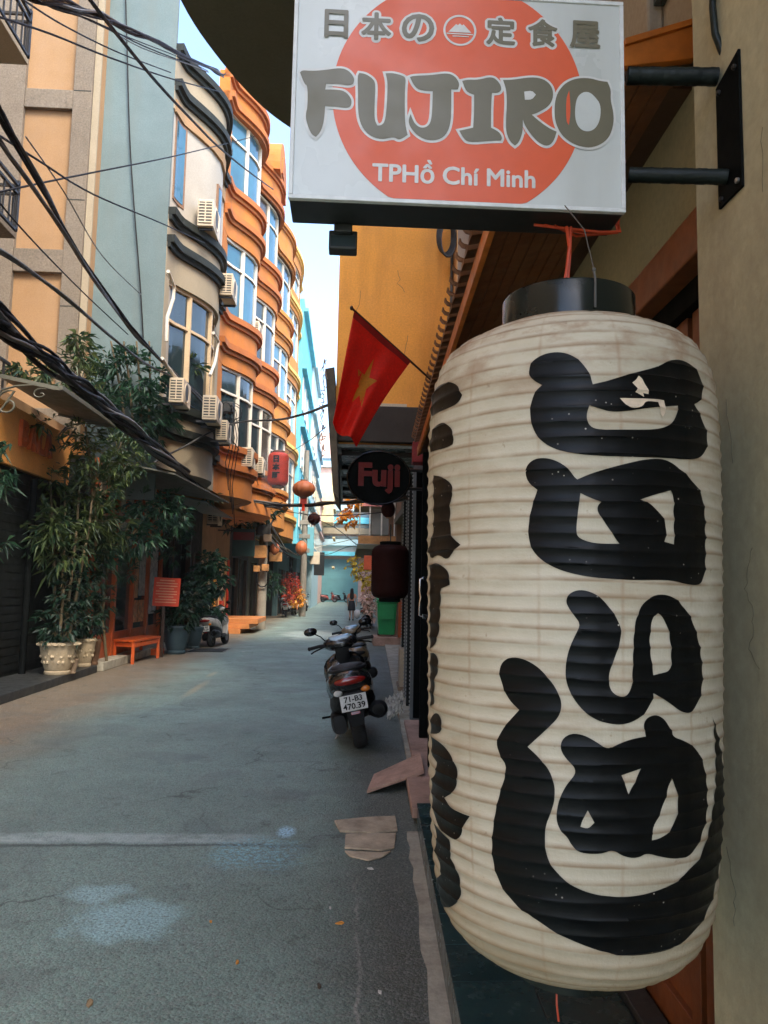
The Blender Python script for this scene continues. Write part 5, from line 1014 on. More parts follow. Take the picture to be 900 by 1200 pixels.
# ---------------------------------------------------------------- scooters
paint_d = mat('black_scooter_paint', (.010,.011,.012), .25, .15, 4, coat=.5, rand=.1)
def scooter(lab, group):
    t = thing('scooter', lab, 'motorbike', (0,0,0), group)
    RX = Matrix.Rotation(pi/2, 3, 'Y')
    def wheel(y, nm):
        tp = [(.155,-.048),(.19,-.055),(.225,-.05),(.243,-.03),(.248,0),(.243,.03),(.225,.05),(.19,.055),(.155,.048)]
        ty = MB().lathe(tp, (0,y,.248), 28, RX, caps=False).build(nm, MT['rubber'], t, smooth=50)
        rm = MB(); rm.lathe([(.158,-.04),(.145,-.03),(.145,.03),(.158,.04)], (0,y,.248), 28, RX, caps=False); rm.lathe([(.035,-.05),(.035,.05)], (0,y,.248), 12, RX)
        for k in range(5):
            a = 2*pi*k/5; rm.bar((0,y+.03*cos(a),.248+.03*sin(a)), (0,y+.15*cos(a),.248+.15*sin(a)), .03, .035, (1,0,0))
        rm.build('rim', MT['steel'], ty)
    wheel(0, 'rear_wheel'); wheel(1.23, 'front_wheel')
    L = lambda nm, m, secs, n=18, e=2.3, sm=60: MB().loft(secs, n, e).build(nm, m, t, smooth=sm)
    tail = L('tail_body', paint_d, [((0,-.44,.725),.06,.045),((0,-.40,.70),.125,.085),((0,-.30,.67),.16,.125),((0,-.12,.645),.17,.15),((0,.10,.59),.185,.19),((0,.30,.55),.18,.20),((0,.48,.50),.15,.17),((0,.58,.40),.14,.12),((0,.62,.33),.12,.06)])
    L('under_cover', MT['plastic'], [((0,-.27,.56),.09,.06),((0,-.12,.48),.15,.13),((0,.10,.44),.18,.17),((0,.34,.38),.18,.17),((0,.50,.32),.15,.10)])
    L('seat', MT['plastic'], [((0,-.26,.795),.07,.02),((0,-.18,.80),.125,.035),((0,.02,.785),.14,.04),((0,.20,.755),.14,.042),((0,.34,.755),.115,.045),((0,.50,.745),.08,.035),((0,.55,.735),.05,.02)], 18, 2.6)
    mb = MB(); mb.tube([(-.12,-.10,.79),(-.135,-.28,.80),(-.10,-.40,.805),(0,-.43,.81),(.10,-.40,.805),(.135,-.28,.80),(.12,-.10,.79)], .017, 8); mb.build('grab_rail', MT['plastic'], t, smooth=60)
    L('tail_light', MT['redpl'], [((0,-.455,.705),.06,.02),((0,-.44,.705),.10,.036),((0,-.395,.70),.125,.045),((0,-.36,.70),.12,.04)], 16, 2.2)
    for s in (-1, 1):
        mb = MB(); mb.loft([((s*.105,-.395,.60),.018,.018),((s*.105,-.385,.60),.032,.028),((s*.10,-.35,.60),.035,.03)], 12, 2); i_ = mb.build('indicator', MT['amber'] if s > 0 else MT['signcream'], t, smooth=60)
    L('rear_fender', MT['plastic'], [((0,-.385,.44),.055,.02),((0,-.375,.49),.075,.035),((0,-.35,.56),.10,.05),((0,-.28,.62),.11,.05),((0,-.16,.62),.11,.05)])
    fl_ = MB(); fl_.add([(-.07,-.385,.44),(.07,-.385,.44),(.05,-.36,.27),(-.05,-.36,.27),(-.07,-.37,.44),(.07,-.37,.44),(.05,-.345,.27),(-.05,-.345,.27)], MB.BF); fl_.build('mud_flap', MT['plastic'], t, bevel=.006)
    pl = MB().obox((0,-.412,.50), (.098,0,0), (0,-.0015,.0), (0,.012,.072)).build('number_plate', MT['platew'], t, bevel=.004)
    return t, pl
sc1, plate = scooter('black scooter with a white number plate parked leaning beside the dark shop doors', 'scooters and motorbikes along the street')
text('plate_text', '71-B3', .07, MT['black'], plate, (0,-.4175,.533), rot=(pi/2-.165,0,0), bold=.0015, width=.135, height=.052)
text('plate_text', '470.39', .07, MT['black'], plate, (0,-.4285,.468), rot=(pi/2-.165,0,0), bold=.0015, width=.165, height=.055)
def scooter_rest(t):
    L = lambda nm, m, secs, n=18, e=2.3, sm=60: MB().loft(secs, n, e).build(nm, m, t, smooth=sm)
    MB().obox((0,-.378,.40),(.035,0,0),(0,.006,0),(0,.004,.016)).build('reflector', MT['redpl'], t, bevel=.003)
    MB().loft([((0,.50,.26),.14,.045),((0,.72,.25),.16,.045),((0,.95,.27),.15,.05)], 14, 4).build('floorboard', MT['plastic'], t, smooth=60)
    MB().add([(-.17,.86,.24),(.17,.86,.24),(.20,.98,.62),(-.20,.98,.62),(-.06,1.06,.24),(.06,1.06,.24),(.08,1.12,.66),(-.08,1.12,.66)], [(0,1,2,3),(5,4,7,6),(1,5,6,2),(4,0,3,7),(3,2,6,7),(0,4,5,1)]).build('leg_shield', paint_d, t, bevel=.03)
    L('front_apron', paint_d, [((0,.94,.64),.17,.13),((0,1.02,.66),.19,.20),((0,1.10,.67),.15,.20),((0,1.18,.66),.07,.14),((0,1.21,.66),.03,.08)])
    L('handlebar_cover', paint_d, [((0,.80,.965),.06,.03),((0,.84,.98),.12,.055),((0,.92,.975),.155,.075),((0,1.0,.955),.14,.075),((0,1.07,.935),.09,.06),((0,1.10,.93),.04,.03)])
    MB().loft([((0,.90,.90),.06,.05),((0,.95,.8),.06,.1),((0,.98,.7),.06,.08)], 12).build('steering_neck', MT['plastic'], t, smooth=60)
    MB().loft([((0,.815,1.004),.045,.006),((0,.84,1.022),.085,.014),((0,.90,1.047),.10,.012),((0,.95,1.048),.07,.006)], 16, 2.4).build('dash_glass', mat('dash_glass', (.20,.30,.34), .08, .3, 5, spec=.9, coat=.8), t, smooth=60)
    for s in (-1, 1):
        mb = MB(); mb.tube([(s*.10,.92,.965),(s*.19,.89,.975),(s*.27,.86,.97)], [.02,.019,.019], 10); mb.ell((s*.275,.86,.97), .014,.022,.022); mb.build('grip', MT['rubber'], t, smooth=60)
        mb = MB(); mb.tube([(s*.12,.96,.96),(s*.17,.97,.945),(s*.24,.94,.925),(s*.265,.92,.91)], [.009,.008,.007,.008], 8); mb.build('brake_lever', MT['black'], t, smooth=60)
        st_ = MB().tube([(s*.12,.95,1.0),(s*.16,.96,1.07),(s*.215,.93,1.12)], .006, 6).build('mirror', MT['black'], t, smooth=60)
        MB().loft([((s*.24,.905,1.145),.048,.036),((s*.24,.92,1.145),.058,.046),((s*.24,.945,1.14),.04,.03)], 16, 2.1).build('mirror_housing', MT['blackgloss'], st_, smooth=60)
    MB().loft([((0,1.0,.42),.05,.02),((0,1.06,.50),.068,.025),((0,1.23,.545),.075,.022),((0,1.40,.47),.065,.022),((0,1.47,.40),.04,.015)], 14, 2.6).build('front_fender', paint_d, t, smooth=60)
    for s in (-1, 1): MB().tube([(s*.075,1.23,.25),(s*.075,1.12,.55)], .018, 8).build('fork', MT['black'], t, smooth=60)
    MB().loft([((.17,-.34,.38),.045,.05),((.175,-.28,.375),.07,.085),((.17,.05,.33),.07,.085),((.15,.22,.27),.03,.03),((.12,.34,.25),.02,.02)], 14, 2).build('muffler', MT['plastic'], t, smooth=60)
    MB().loft([((-.13,-.10,.27),.05,.09),((-.13,.0,.27),.065,.10),((-.13,.30,.27),.065,.09),((-.12,.44,.28),.05,.06)], 14, 3).build('transmission_case', MT['plastic'], t, smooth=60)
    MB().tube([(-.08,.40,.22),(-.20,.46,.02)], .012, 8).build('kickstand', MT['steel'], t)
    for s in (-1, 1): MB().tube([(s*.14,.30,.30),(s*.26,.28,.31)], .012, 6).build('footpeg', MT['black'], t)
    MB().loft([((0,1.10,.945),.03,.025),((0,1.115,.94),.085,.05),((0,1.08,.945),.10,.055)], 14, 2.2).build('headlight', MT['chrome'], t, smooth=60)
scooter_rest(sc1)
bpy.context.view_layer.update()
KIDS.update({o: list(o.children) for o in bpy.data.objects if o.children})
def park(x, y, rz, lean, lab, swap=None, sc=1):
    o = dup(sc1, V((x, y, 0)), (0, 0, 0), lab, None, swap)
    o.rotation_mode = 'XYZ'; o.rotation_euler = (0, lean, rz); o.scale = (sc*1.15, sc, sc); return o
bikes = [(-3.50,20.75,radians(-8),radians(-7),'motorbike with pale panels parked among shrubs by the dark doorway',{paint_d: mat('cream_scooter_paint', (.42,.40,.35), .3, coat=.5)},1.0),
 (.29,11.7,radians(1),radians(-10),'second dark scooter parked just ahead of the leaning one',{paint_d: mat('tan_scooter_paint', (.20,.15,.09), .3, coat=.5), MT['redpl']: MT['plastic'], MT['amber']: MT['plastic']},.97),
 (-3.20,42.5,radians(6),radians(-8),'motorbike under the red flowers far down the left side',{paint_d: mat('silver_scooter_paint', (.3,.32,.32), .3)},1.0),
 (-3.05,45.5,radians(-5),radians(-8),'orange motorbike second in the far left row',{paint_d: mat('orange_scooter_paint', (.6,.2,.03), .3)},1.0),
 (-3.0,47.5,radians(12),radians(-8),'dark motorbike between the orange and red ones far left',None,1.0),
 (-2.75,53,radians(-3),radians(-8),'pale motorbike past the red one at the far left',{paint_d: mat('pale_scooter_paint', (.4,.4,.36), .3)},1.0),
 (-2.85,50,radians(4),radians(-8),'red motorbike at the far end of the left row',{paint_d: mat('red_scooter_paint', (.5,.03,.03), .3)},1.0),
 (.95,33,radians(-10),radians(-8),'silver motorbike parked near the walking woman',{paint_d: mat('grey_scooter_paint', (.35,.33,.3), .3)},1.0),
 (-2.6,90,radians(-80),radians(-8),'dark red motorbike in front of the far gate',{paint_d: mat('maroon_scooter_paint', (.25,.04,.03), .3)},1.1),
 (-1.2,91,radians(-80),radians(-8),'black motorbike in front of the far gate',None,1.1)]
for b_ in bikes: park(*b_)
sc1.rotation_euler = (0, radians(-12), radians(2)); sc1.location = (.20, 8.0, 0); sc1.scale = (1.32, 1, 1.04)
# ---------------------------------------------------------------- woman walking
wo_ = thing('person', 'woman with long black hair in a peach top and black skirt walking down the street', 'person', (.33, 39.7, 0))
def skinned(name, m, verts, edges, parent, root=0, lv=2):
    me = bpy.data.meshes.new(name); me.from_pydata([v[0] for v in verts], edges, []); o = bpy.data.objects.new(name, me); COL.objects.link(o); o.parent = parent
    s = o.modifiers.new('skin', 'SKIN'); s.use_smooth_shade = True
    for i, v in enumerate(verts):
        r = v[1]; me.skin_vertices[0].data[i].radius = r if isinstance(r, tuple) else (r, r); me.skin_vertices[0].data[i].use_root = (i == root)
    d = o.modifiers.new('smooth', 'SUBSURF'); d.levels = lv; d.render_levels = lv; me.materials.append(m); return o
vv = [((0,0,.92),(.125,.10)),((0,0,1.08),(.105,.085)),((0,0,1.24),(.13,.09)),((0,0,1.34),(.07,.06)),((0,.005,1.41),.042),((0,.012,1.48),(.066,.078)),((0,.015,1.56),(.062,.075)),
 ((-.085,0,.84),.08),((-.08,.03,.48),.055),((-.08,-.06,.10),.034),((-.08,.04,.03),.03),((-.08,.11,.02),.022),
 ((.085,0,.84),.08),((.08,.06,.48),.055),((.085,.06,.10),.034),((.085,.15,.03),.03),((.085,.21,.02),.022),
 ((-.165,0,1.31),.045),((-.215,.01,1.06),.036),((-.20,.08,.84),.026),((-.195,.10,.79),.022),
 ((.165,0,1.31),.045),((.215,-.03,1.06),.036),((.235,.02,.84),.026),((.238,.03,.79),.022)]
ed = [(0,1),(1,2),(2,3),(3,4),(4,5),(5,6),(0,7),(7,8),(8,9),(9,10),(10,11),(0,12),(12,13),(13,14),(14,15),(15,16),(3,17),(17,18),(18,19),(19,20),(3,21),(21,22),(22,23),(23,24)]
for hnd, s in ((20,-1),(24,1)):
    b = V(vv[hnd][0])
    for f, (dx, ln) in enumerate(((-.024,.06),(-.008,.07),(.008,.066),(.024,.052))):
        i = len(vv); vv += [(tuple(b+V((dx*.4, dx, -.035))), .009), (tuple(b+V((dx*.4, dx, -.035-ln*.6))), .007), (tuple(b+V((dx*.4, dx+.008, -.035-ln))), .006)]; ed += [(hnd,i),(i,i+1),(i+1,i+2)]
    i = len(vv); vv += [(tuple(b+V((-s*.006,.03,-.01))), .009), (tuple(b+V((-s*.012,.045,-.045))), .007)]; ed += [(hnd,i),(i,i+1)]
skinned('body', MT['skin'], vv, ed, wo_)
P_ = wo_.location
def ringloft(name, m, secs, parent, n=20):
    mb = MB()
    for (c, rx, ry) in secs:
        for k in range(n): mb.v.append(P_ + V(c) + V((rx*cos(2*pi*k/n), ry*sin(2*pi*k/n), 0)))
    for i in range(len(secs)-1):
        for k in range(n): mb.f.append((i*n+k, i*n+(k+1)%n, (i+1)*n+(k+1)%n, (i+1)*n+k))
    mb.f += [tuple(range(n))[::-1], tuple((len(secs)-1)*n+k for k in range(n))]
    return mb.build(name, m, parent, smooth=60)
ringloft('skirt', MT['skirt'], [((0,.01,.50),.20,.17),((0,0,.70),.19,.15),((0,0,.92),.155,.125),((0,0,1.02),.125,.105)], wo_)
ringloft('top', MT['top'], [((0,0,1.0),.135,.11),((0,0,1.12),.13,.105),((0,0,1.26),.165,.115),((0,0,1.33),.15,.10),((0,0,1.385),.075,.07)], wo_)
for s in (-1, 1):
    mb = MB(); mb.tube([P_+V((s*.14,0,1.33)), P_+V((s*.18,0,1.25)), P_+V((s*.20,0,1.15))], [.06,.058,.055], 12); mb.build('sleeve', MT['top'], wo_, smooth=60)
ringloft('hair', MT['hair'], [((0,-.10,1.06),.05,.02),((0,-.10,1.15),.10,.04),((0,-.075,1.3),.105,.055),((0,-.03,1.42),.09,.07),((0,-.02,1.50),.088,.09),((0,-.01,1.58),.08,.088),((0,0,1.635),.045,.05)], wo_)
for s, y in ((-1,.06),(1,.13)): ringloft('shoe', MT['skirt'], [((s*.082,y,.0),.045,.11),((s*.082,y,.04),.043,.105),((s*.082,y-.03,.06),.035,.06)], wo_, 12)
hd = MB(); hd.ell(P_+V((-.025,.085,1.515)), .009,.005,.006); hd.ell(P_+V((.025,.085,1.515)), .009,.005,.006); hd.build('eyes', MT['hair'], wo_)
o = MB().loft([((.62,39.5,.30),.10,.10),((.62,39.56,.32),.16,.22),((.62,39.66,.32),.17,.24),((.62,39.76,.30),.12,.16)], 14, 2.4).build('shopping_bag', MT['bag'], smooth=60); tag(o, 'plump white bag on the ground right of the walking woman', 'bag')
# ---------------------------------------------------------------- right kerb: bin, boxes
bn_ = thing('wheelie_bin', 'green plastic wheelie bin standing on a low pink block', 'bin', (1.25, 22.6, .26))
MB().add([(.98,22.35,.30),(1.44,22.35,.30),(1.44,22.85,.30),(.98,22.85,.30),(.93,22.28,1.22),(1.50,22.28,1.22),(1.50,22.95,1.22),(.93,22.95,1.22)], MB.BF).build('body', MT['binG'], bn_, bevel=.03)
MB().box(.90,1.53,22.25,22.98,1.222,1.27).build('rim', MT['binG'], bn_, bevel=.012)
MB().loft([((1.215,22.24,1.29),.30,.02),((1.215,22.5,1.33),.31,.05),((1.215,22.8,1.35),.31,.06),((1.215,23.0,1.32),.29,.04)], 16, 5).build('lid', MT['binG'], bn_, smooth=60)
MB().box(1.0,1.42,22.255,22.30,.75,1.15).build('front_panel', MT['binG'], bn_, bevel=.01)
for x in (1.0, 1.40): MB().lathe([(.1,-.03),(.1,.03)], (x,22.9,.36), 16, Matrix.Rotation(pi/2,3,'Y')).build('wheel', MT['rubber'], bn_)
o = MB().box(.82,1.6,22.1,23.2,.0,.255).build('pink_block', MT['pinkslab'], bevel=.02); tag(o, 'low pinkish masonry block under the green bin', 'block')
o = MB().box(1.52,1.62,22.0,22.2,.26,1.3).build('red_post', MT['woodred'], bevel=.008); tag(o, 'dark red post beside the green bin', 'post')
bx = thing('cream_crate', 'upright cream panelled crate against the shutter past the scooter', 'crate', (.82, 12.6, .05))
MB().rbox(.10,.36,12.1,12.7,.10,.68).build('body', MT['cremebox'], bx, bevel=.012)
MB().rbox(.28,.38,12.6,12.72,.681,.82).build('flap', MT['cremebox'], bx, bevel=.004); MB().rbox(.08,.42,12.05,12.9,.047,.098).build('base_board', MT['plank'], bx, bevel=.004)
mb = MB(); c = at(463,826,y=9.6); nx, nz = 14, 10
for j in range(nz+1):
    for i in range(nx+1):
        u, v_ = i/nx-.5, j/nz-.5; mb.v.append(c + V((.20*u*(1+.2*v_), .12*v_+.02*sin(i*1.7+j)+.015*sin(j*2.3), .24*v_+.10*u+.02*sin(i*2.1+j*.8))))
mb.f = [(j*(nx+1)+i, j*(nx+1)+i+1, (j+1)*(nx+1)+i+1, (j+1)*(nx+1)+i) for j in range(nz) for i in range(nx)]
o = mb.build('crumpled_sack', mat('printed_sack', (.55,.53,.46), .7, .15, 8, dirt=(.05,.05,.05), dscale=14, damt=.9)); m_ = o.modifiers.new('thickness','SOLIDIFY'); m_.thickness=.012; tag(o, 'crumpled white printed sack wedged beside the scooter', 'sack')
o = MB().box(.55,1.05,24.0,24.08,2.2,2.65).build('hanging_placard', mat('orange_red_placard', (.7,.12,.04), .6), bevel=.01); tag(o, 'small orange red placard hanging above the yellow blossoms', 'sign')
# ---------------------------------------------------------------- left kerb: pots, bench, board, pole
def flower_pot(name, lab, c, r, h, m, fancy=False, soil=True):
    t = thing(name, lab, 'flower pot', c)
    pr = [(r*.62,0),(r*.66,h*.03),(r*.66,h*.10),(r*.60,h*.13),(r*.66,h*.18),(r*.78,h*.42),(r*.90,h*.75),(r*.94,h*.86),(r*1.0,h*.90),(r*1.02,h*.96),(r*.99,h),(r*.90,h),(r*.88,h*.92),(r*.02,h*.90)]
    MB().lathe(pr, c, 36).build('bowl', m, t, smooth=40)
    MB().lathe([(r*.885,h*.93),(r*.5,h*.965),(r*.02,h*.975)], c, 24).build('soil', MT['soil'], t)
    if fancy:
        for k in range(18):
            a = 2*pi*k/18; MB().ell(V(c)+V((r*.97*cos(a), r*.97*sin(a), h*.93)), r*.15, r*.15, h*.05, 8, 5).build('scallop', m, t, smooth=60)
        for k in range(6):
            a = 2*pi*k/6; mb = MB(); q = V(c)+V((r*.755*cos(a), r*.755*sin(a), h*.55)); tg = V((-sin(a), cos(a), 0))
            for dx, dz, rr in ((0,.0,.1),(-.22,.1,.08),(.22,.1,.08),(-.12,-.16,.07),(.12,-.16,.07),(-.38,.02,.06),(.38,.02,.06)): mb.ell(q+tg*(dx*r)+V((0,0,dz*h)), r*rr*1.25, r*rr*1.25, h*rr*.8, 8, 5)
            mb.build('relief_ornament', m, t, smooth=60)
    return t
pA, pB, pC, pD, pE = at(67,790,z=.13), at(97,781,z=.13), at(109,779,z=.13), at(84,789,z=.13), at(206,766,z=0)
flower_pot('planter', 'large cream scalloped planter with moulded ornaments, nearest on the black step', pA, .31, .52, MT['potc'], True)
flower_pot('planter', 'smaller cream ornamented planter behind the large one on the step', pB, .21, .50, MT['potc'], True)
flower_pot('vase', 'brown vase at the far end of the black step', pC, .13, .46, MT['potbrown'])
flower_pot('small_pot', 'small bare clay pot between the two cream planters', pD, .10, .24, MT['plank'])
flower_pot('blue_planter', 'big blue grey planter holding a dark shrub behind the red notice board', pE, .34, .66, MT['potblue'])
flower_pot('dark_planter', 'dark planter half hidden beside the parked motorbike', at(226,760,z=0), .26, .55, MT['potblue'])
bc = thing('bench', 'low orange red wooden bench by the poster bay', 'bench', (-4.4, 16.6, 0))
BQ = [(-4.72,16.1),(-4.22,15.9),(-4.05,17.4),(-4.55,17.6)]
for k in range(3):
    f0, f1 = k/3+.01, (k+1)/3-.01; q = [tuple(V(BQ[0]).lerp(V(BQ[1]), f0)), tuple(V(BQ[0]).lerp(V(BQ[1]), f1)), tuple(V(BQ[3]).lerp(V(BQ[2]), f1)), tuple(V(BQ[3]).lerp(V(BQ[2]), f0))]
    MB().hexa(q, .44, .485).build('seat_plank', MT['redbench'], bc, bevel=.005)
for x, y in BQ:
    x += .04 if x < -4.5 else -.04; y += .06 if y < 17 else -.06; MB().box(x-.03,x+.03,y-.03,y+.03,0,.439).build('leg', MT['redbench'], bc, bevel=.004)
MB().bar((-4.24,15.98,.38),(-4.09,17.34,.38),.03,.08).build('apron', MT['redbench'], bc); MB().bar((-4.68,16.16,.38),(-4.53,17.5,.38),.03,.08).build('apron', MT['redbench'], bc); MB().bar((-4.66,16.14,.38),(-4.28,15.98,.38),.03,.08).build('apron', MT['redbench'], bc)
o = MB().box(-4.55,-4.2,18.05,18.45,0,.14).build('brick_stand', MT['redbench'], bevel=.01); tag(o, 'small red block on the kerb behind the bench', 'block')
rs = thing('notice_board', 'tilted bright red notice board with pale printed lines on a post', 'sign', (-4.05, 17.6, 0))
q = [at(a, b, y=17.55) for a, b in ((178,710),(209,711),(212,678),(181,676))]
MB().add(q + [p+V((0,.03,0)) for p in q], MB.BF).build('board', MT['redsign'], rs, bevel=.004)
for k in range(9):
    v0 = .90 - k*.095; a, b = q[0].lerp(q[3], v0), q[1].lerp(q[2], v0); i0, i1 = (.1,.9) if k % 3 else (.22,.78)
    MB().bar(a.lerp(b,i0)+V((0,-.004,0)), a.lerp(b,i1)+V((0,-.004,0)), .004, .022).build('text_line', mat('pale_red_print', (.75,.35,.22), .6), rs)
MB().box(-4.10,-4.04,17.585,17.64,0,1.2).build('post', MT['wooddark'], rs)
tp = thing('utility_pole', 'weathered concrete pole with junction boxes at the orange steps', 'utility pole', (-3.24, 30.1, 0))
MB().lathe([(.19,0),(.18,1.5),(.15,5.6)], (-3.24,30.1,0), 16).build('shaft', MT['polec'], tp, smooth=60)
for x, z, s, m in ((-3.3,2.95,.24,'box'),(-3.1,2.35,.13,'box'),(-3.42,2.3,.12,'box'),(-3.05,3.5,.15,'plank'),(-3.2,3.85,.25,'tangle'),(-3.35,4.2,.3,'tangle')): MB().box(x-s, x+s, 29.6, 29.9, z-s, z+s).build('junction_box', MT[m], tp, bevel=.02)
mb = MB(); mb.tube([V((-3.2+.24*cos(a), 29.85, 1.95+.34*sin(a))) for a in [2*pi*k/16 for k in range(17)]], .03, 6); mb.build('cable_loop', MT['cable'], tp, smooth=60)
for k in range(7):
    mb = MB(); a = V((-3.5+.1*k, 29.7+.05*k, 4.3+.12*sin(k))); mb.tube([a, a+V((.3*sin(k*2),.1,-.5)), a+V((.1*k,.2,-.7-.1*k)), a+V((.5*sin(k),.1,-.1))], .02, 5); mb.build('cable_loop', MT['tangle'], tp, smooth=60)
tp2 = thing('utility_pole', 'slim pale concrete pole rising beside the brown round lantern', 'utility pole', (-2.45, 44, 0))
MB().lathe([(.2,0),(.18,3),(.14,9.5)], (-2.42,44,0), 14).build('shaft', MT['polec'], tp2, smooth=60)
for z in (3.6,4.4,5.2): MB().box(-2.75,-2.1,43.8,43.9,z,z+.25).build('junction_box', MT['polec'], tp2, bevel=.02)
hs = thing('hanging_board', 'dark green board hung above the orange steps', 'sign', (-3.6, 27, 3.1))
MB().box(-3.98,-3.20,26.96,27.04,2.66,3.62).build('panel', mat('dark_green_board', (.012,.045,.04), .5), hs, bevel=.008); MB().box(-3.95,-3.23,26.945,26.958,3.22,3.5).build('red_band', mat('dull_red_band', (.16,.015,.015), .5), hs)
MB().bar((-4.5,27,3.55),(-3.98,27,3.55),.04,.04).build('arm', MT['iron'], hs)
# lanterns over the street
c = at(326,550,y=20)
bl_ = barrel_lantern(c, .275, .86, MT['redlan'], MT['potbrown'], 'barrel_lantern', 'red barrel lantern with black characters in a clear plastic wrap over the street', '日本町', MT['ink'])
pw = MB(); pw.add([c+V((x*.42,y*.34-.02,z*.56)) for z in (-1.05,.75) for x, y in ((-.92,-1),(1,-1),(.95,1),(-.9,1))] + [c+V((x*.2,y*.2,.56)) for x, y in ((-1,-1),(1,-1),(1,1),(-1,1))], [(0,1,5,4),(1,2,6,5),(2,3,7,6),(3,0,4,7),(4,5,9,8),(5,6,10,9),(6,7,11,10),(7,4,8,11)])
pw.build('plastic_wrap', mat('clear_plastic_film', (.75,.8,.78), .18, .1, 6, .3, 8, alpha=.06), bl_)
round_lantern(at(356,573,y=22), .32, .245, MT['brownlan'], 'round_lantern', 'orange brown ribbed round lantern with a red tassel over the street')
round_lantern(at(368,608,y=26), .21, .20, MT['marlan'], 'round_lantern', 'small dark round lantern farther down the street', False)
for px, py, y, r, lab in ((353,642,40,.3,'small peach lantern by the slim pole'),(322,643,32,.2,'little amber lantern under the far awning')): round_lantern(at(px,py,y=y), r, r*1.2, MT['brownlan'], 'round_lantern', lab, False)
# ---------------------------------------------------------------- air conditioners
acp = thing('air_conditioner', 'x', 'air conditioner', (0,0,0), 'outdoor air conditioner units on the left facades')
MB().box(-.16,.16,-.40,.40,-.28,.28).build('casing', MT['acw'], acp, bevel=.015)
MB().box(-.125,.125,-.412,-.401,-.22,.22).build('side_grille', MT['acg'], acp)
for k in range(7): MB().box(-.13,.13,-.42,-.4125,-.215+k*.063,-.19+k*.063).build('louvre', MT['acw'], acp)
MB().box(-.012,.012,-.424,-.4205,-.22,.22).build('grille_bar', MT['acw'], acp)
MB().lathe([(.23,0),(.23,.012),(.20,.015),(.19,.003)], (.16,-.06,0), 28, Matrix.Rotation(pi/2,3,'Y')).build('fan_ring', MT['acw'], acp); MB().lathe([(.19,0),(.19,.004)], (.16,-.06,0), 24, Matrix.Rotation(pi/2,3,'Y')).build('fan_dark', MT['acg'], acp)
MB().box(-.3,.14,-.32,-.28,-.33,-.285).build('bracket', MT['iron'], acp); MB().box(-.3,.14,.28,.32,-.33,-.285).build('bracket', MT['iron'], acp)
bpy.context.view_layer.update(); KIDS[acp] = list(acp.children)
first = True
for px, py, x, sc, lab in ((245,260,-3.28,1.1,'air conditioner below the upper windows of the cream building'),(268,340,-3.0,.95,'air conditioner beside the blue glass of the first orange building'),(299,392,-2.85,1.0,'air conditioner halfway up the second orange building'),
    (211,462,-3.3,.85,'air conditioner on the low ledge of the cream building next to the leaves'),(249,482,-3.0,.95,'air conditioner with dark side grille at the end of the cream building'),(262,507,-2.85,.8,'air conditioner below the cable knot on the first orange building'),
    (291,538,-2.8,.95,'air conditioner low on the second orange building behind the red lantern'),(304,547,-2.75,.9,'farther air conditioner low on the second orange building'),(252,604,-4.35,1.1,'boxed air conditioner hanging under the grey canopy')):
    p = at(px, py, x=x)
    if first: acp.location = p; acp.scale = (sc,)*3; acp['label'] = lab; first = False
    else: o = dup(acp, p, None, lab); o.scale = (sc,)*3
# drain hoses
for pts, x in (([(197,318),(204,335),(203,350),(196,372),(195,400)], -3.35), ([(250,390),(256,400),(252,425),(246,440)], -2.95), ([(208,445),(196,430),(190,420)], -3.4)):
    o = MB().tube([at(a,b,x=x) for a,b in pts], .035, 8).build('drain_hose', MT['framep'], smooth=60); tag(o, {3.35:'pale hose hanging over the cream building window', 2.95:'pale hose at the first orange building', 3.4:'short pale hose on the low ledge'}[abs(x)], 'hose')
# ---------------------------------------------------------------- plants
def leaf(mb, p, d, L, wd, droop=.35):
    d = V(d).normalized(); s = d.cross(V((0,0,1)))
    if s.length < .05: s = d.cross(V((1,0,0)))
    s.normalize(); s = (s + V((0,0,rnd.uniform(-.5,.5)))).normalized(); m = p + d*L*.45; t = p + d*L + V((0,0,-droop*L)); n = len(mb.v)
    mb.v += [p, m + s*wd*L, t, m - s*wd*L]; mb.f += [(n,n+1,n+2),(n,n+2,n+3)]
def sprays(mb, st, c, rad, n, L, wd=.12, k=7, droop=.35, shell=.55, up=.1):
    c = V(c)
    for _ in range(n):
        while True:
            q = V((rnd.uniform(-1,1), rnd.uniform(-1,1), rnd.uniform(-1,1)))
            if q.length <= 1 and q.length >= shell*rnd.random(): break
        p = c + V((q.x*rad[0], q.y*rad[1], q.z*rad[2])); base = q + V((rnd.uniform(-.7,.7), rnd.uniform(-.7,.7), rnd.uniform(-.4,.3)+up))
        if st is not None and rnd.random() < .5: st.tube([p, p - base*.18*rad[0]/max(rad[0],.3) + V((0,0,-.06))], .004, 3, False)
        for j in range(k): leaf(mb, p + V((rnd.uniform(-.05,.05),)*3), base + V((rnd.uniform(-.9,.9), rnd.uniform(-.9,.9), rnd.uniform(-.6,.5))), L*rnd.uniform(.6,1.25), wd, droop*rnd.uniform(.3,1.5))
def plant(name, lab, cat, base, clumps, m, stems=(), group=None, k=7):
    t = thing(name, lab, cat, base, group); lf, st = MB(), MB()
    for c, r, n, L, wd in clumps: sprays(lf, st, c, r, int(n*.72) if cat in ('bamboo','tree','creeper') else n, L*.92, wd, k)
    for s in stems: MB().tube([V(p) for p in s], [.03*(1-.6*i/len(s)) for i in range(len(s))], 7).build('stem', MT['stem'], t, smooth=60)
    lf.build('foliage', m, t, kind='stuff')
    if st.v: st.build('twigs', MT['stem'], t, kind='stuff')
    return t
A = lambda px, py, y: at(px, py, y=y)
sA, sB, sC = pA + V((0,0,.48)), pB + V((0,0,.46)), pC + V((0,0,.42))
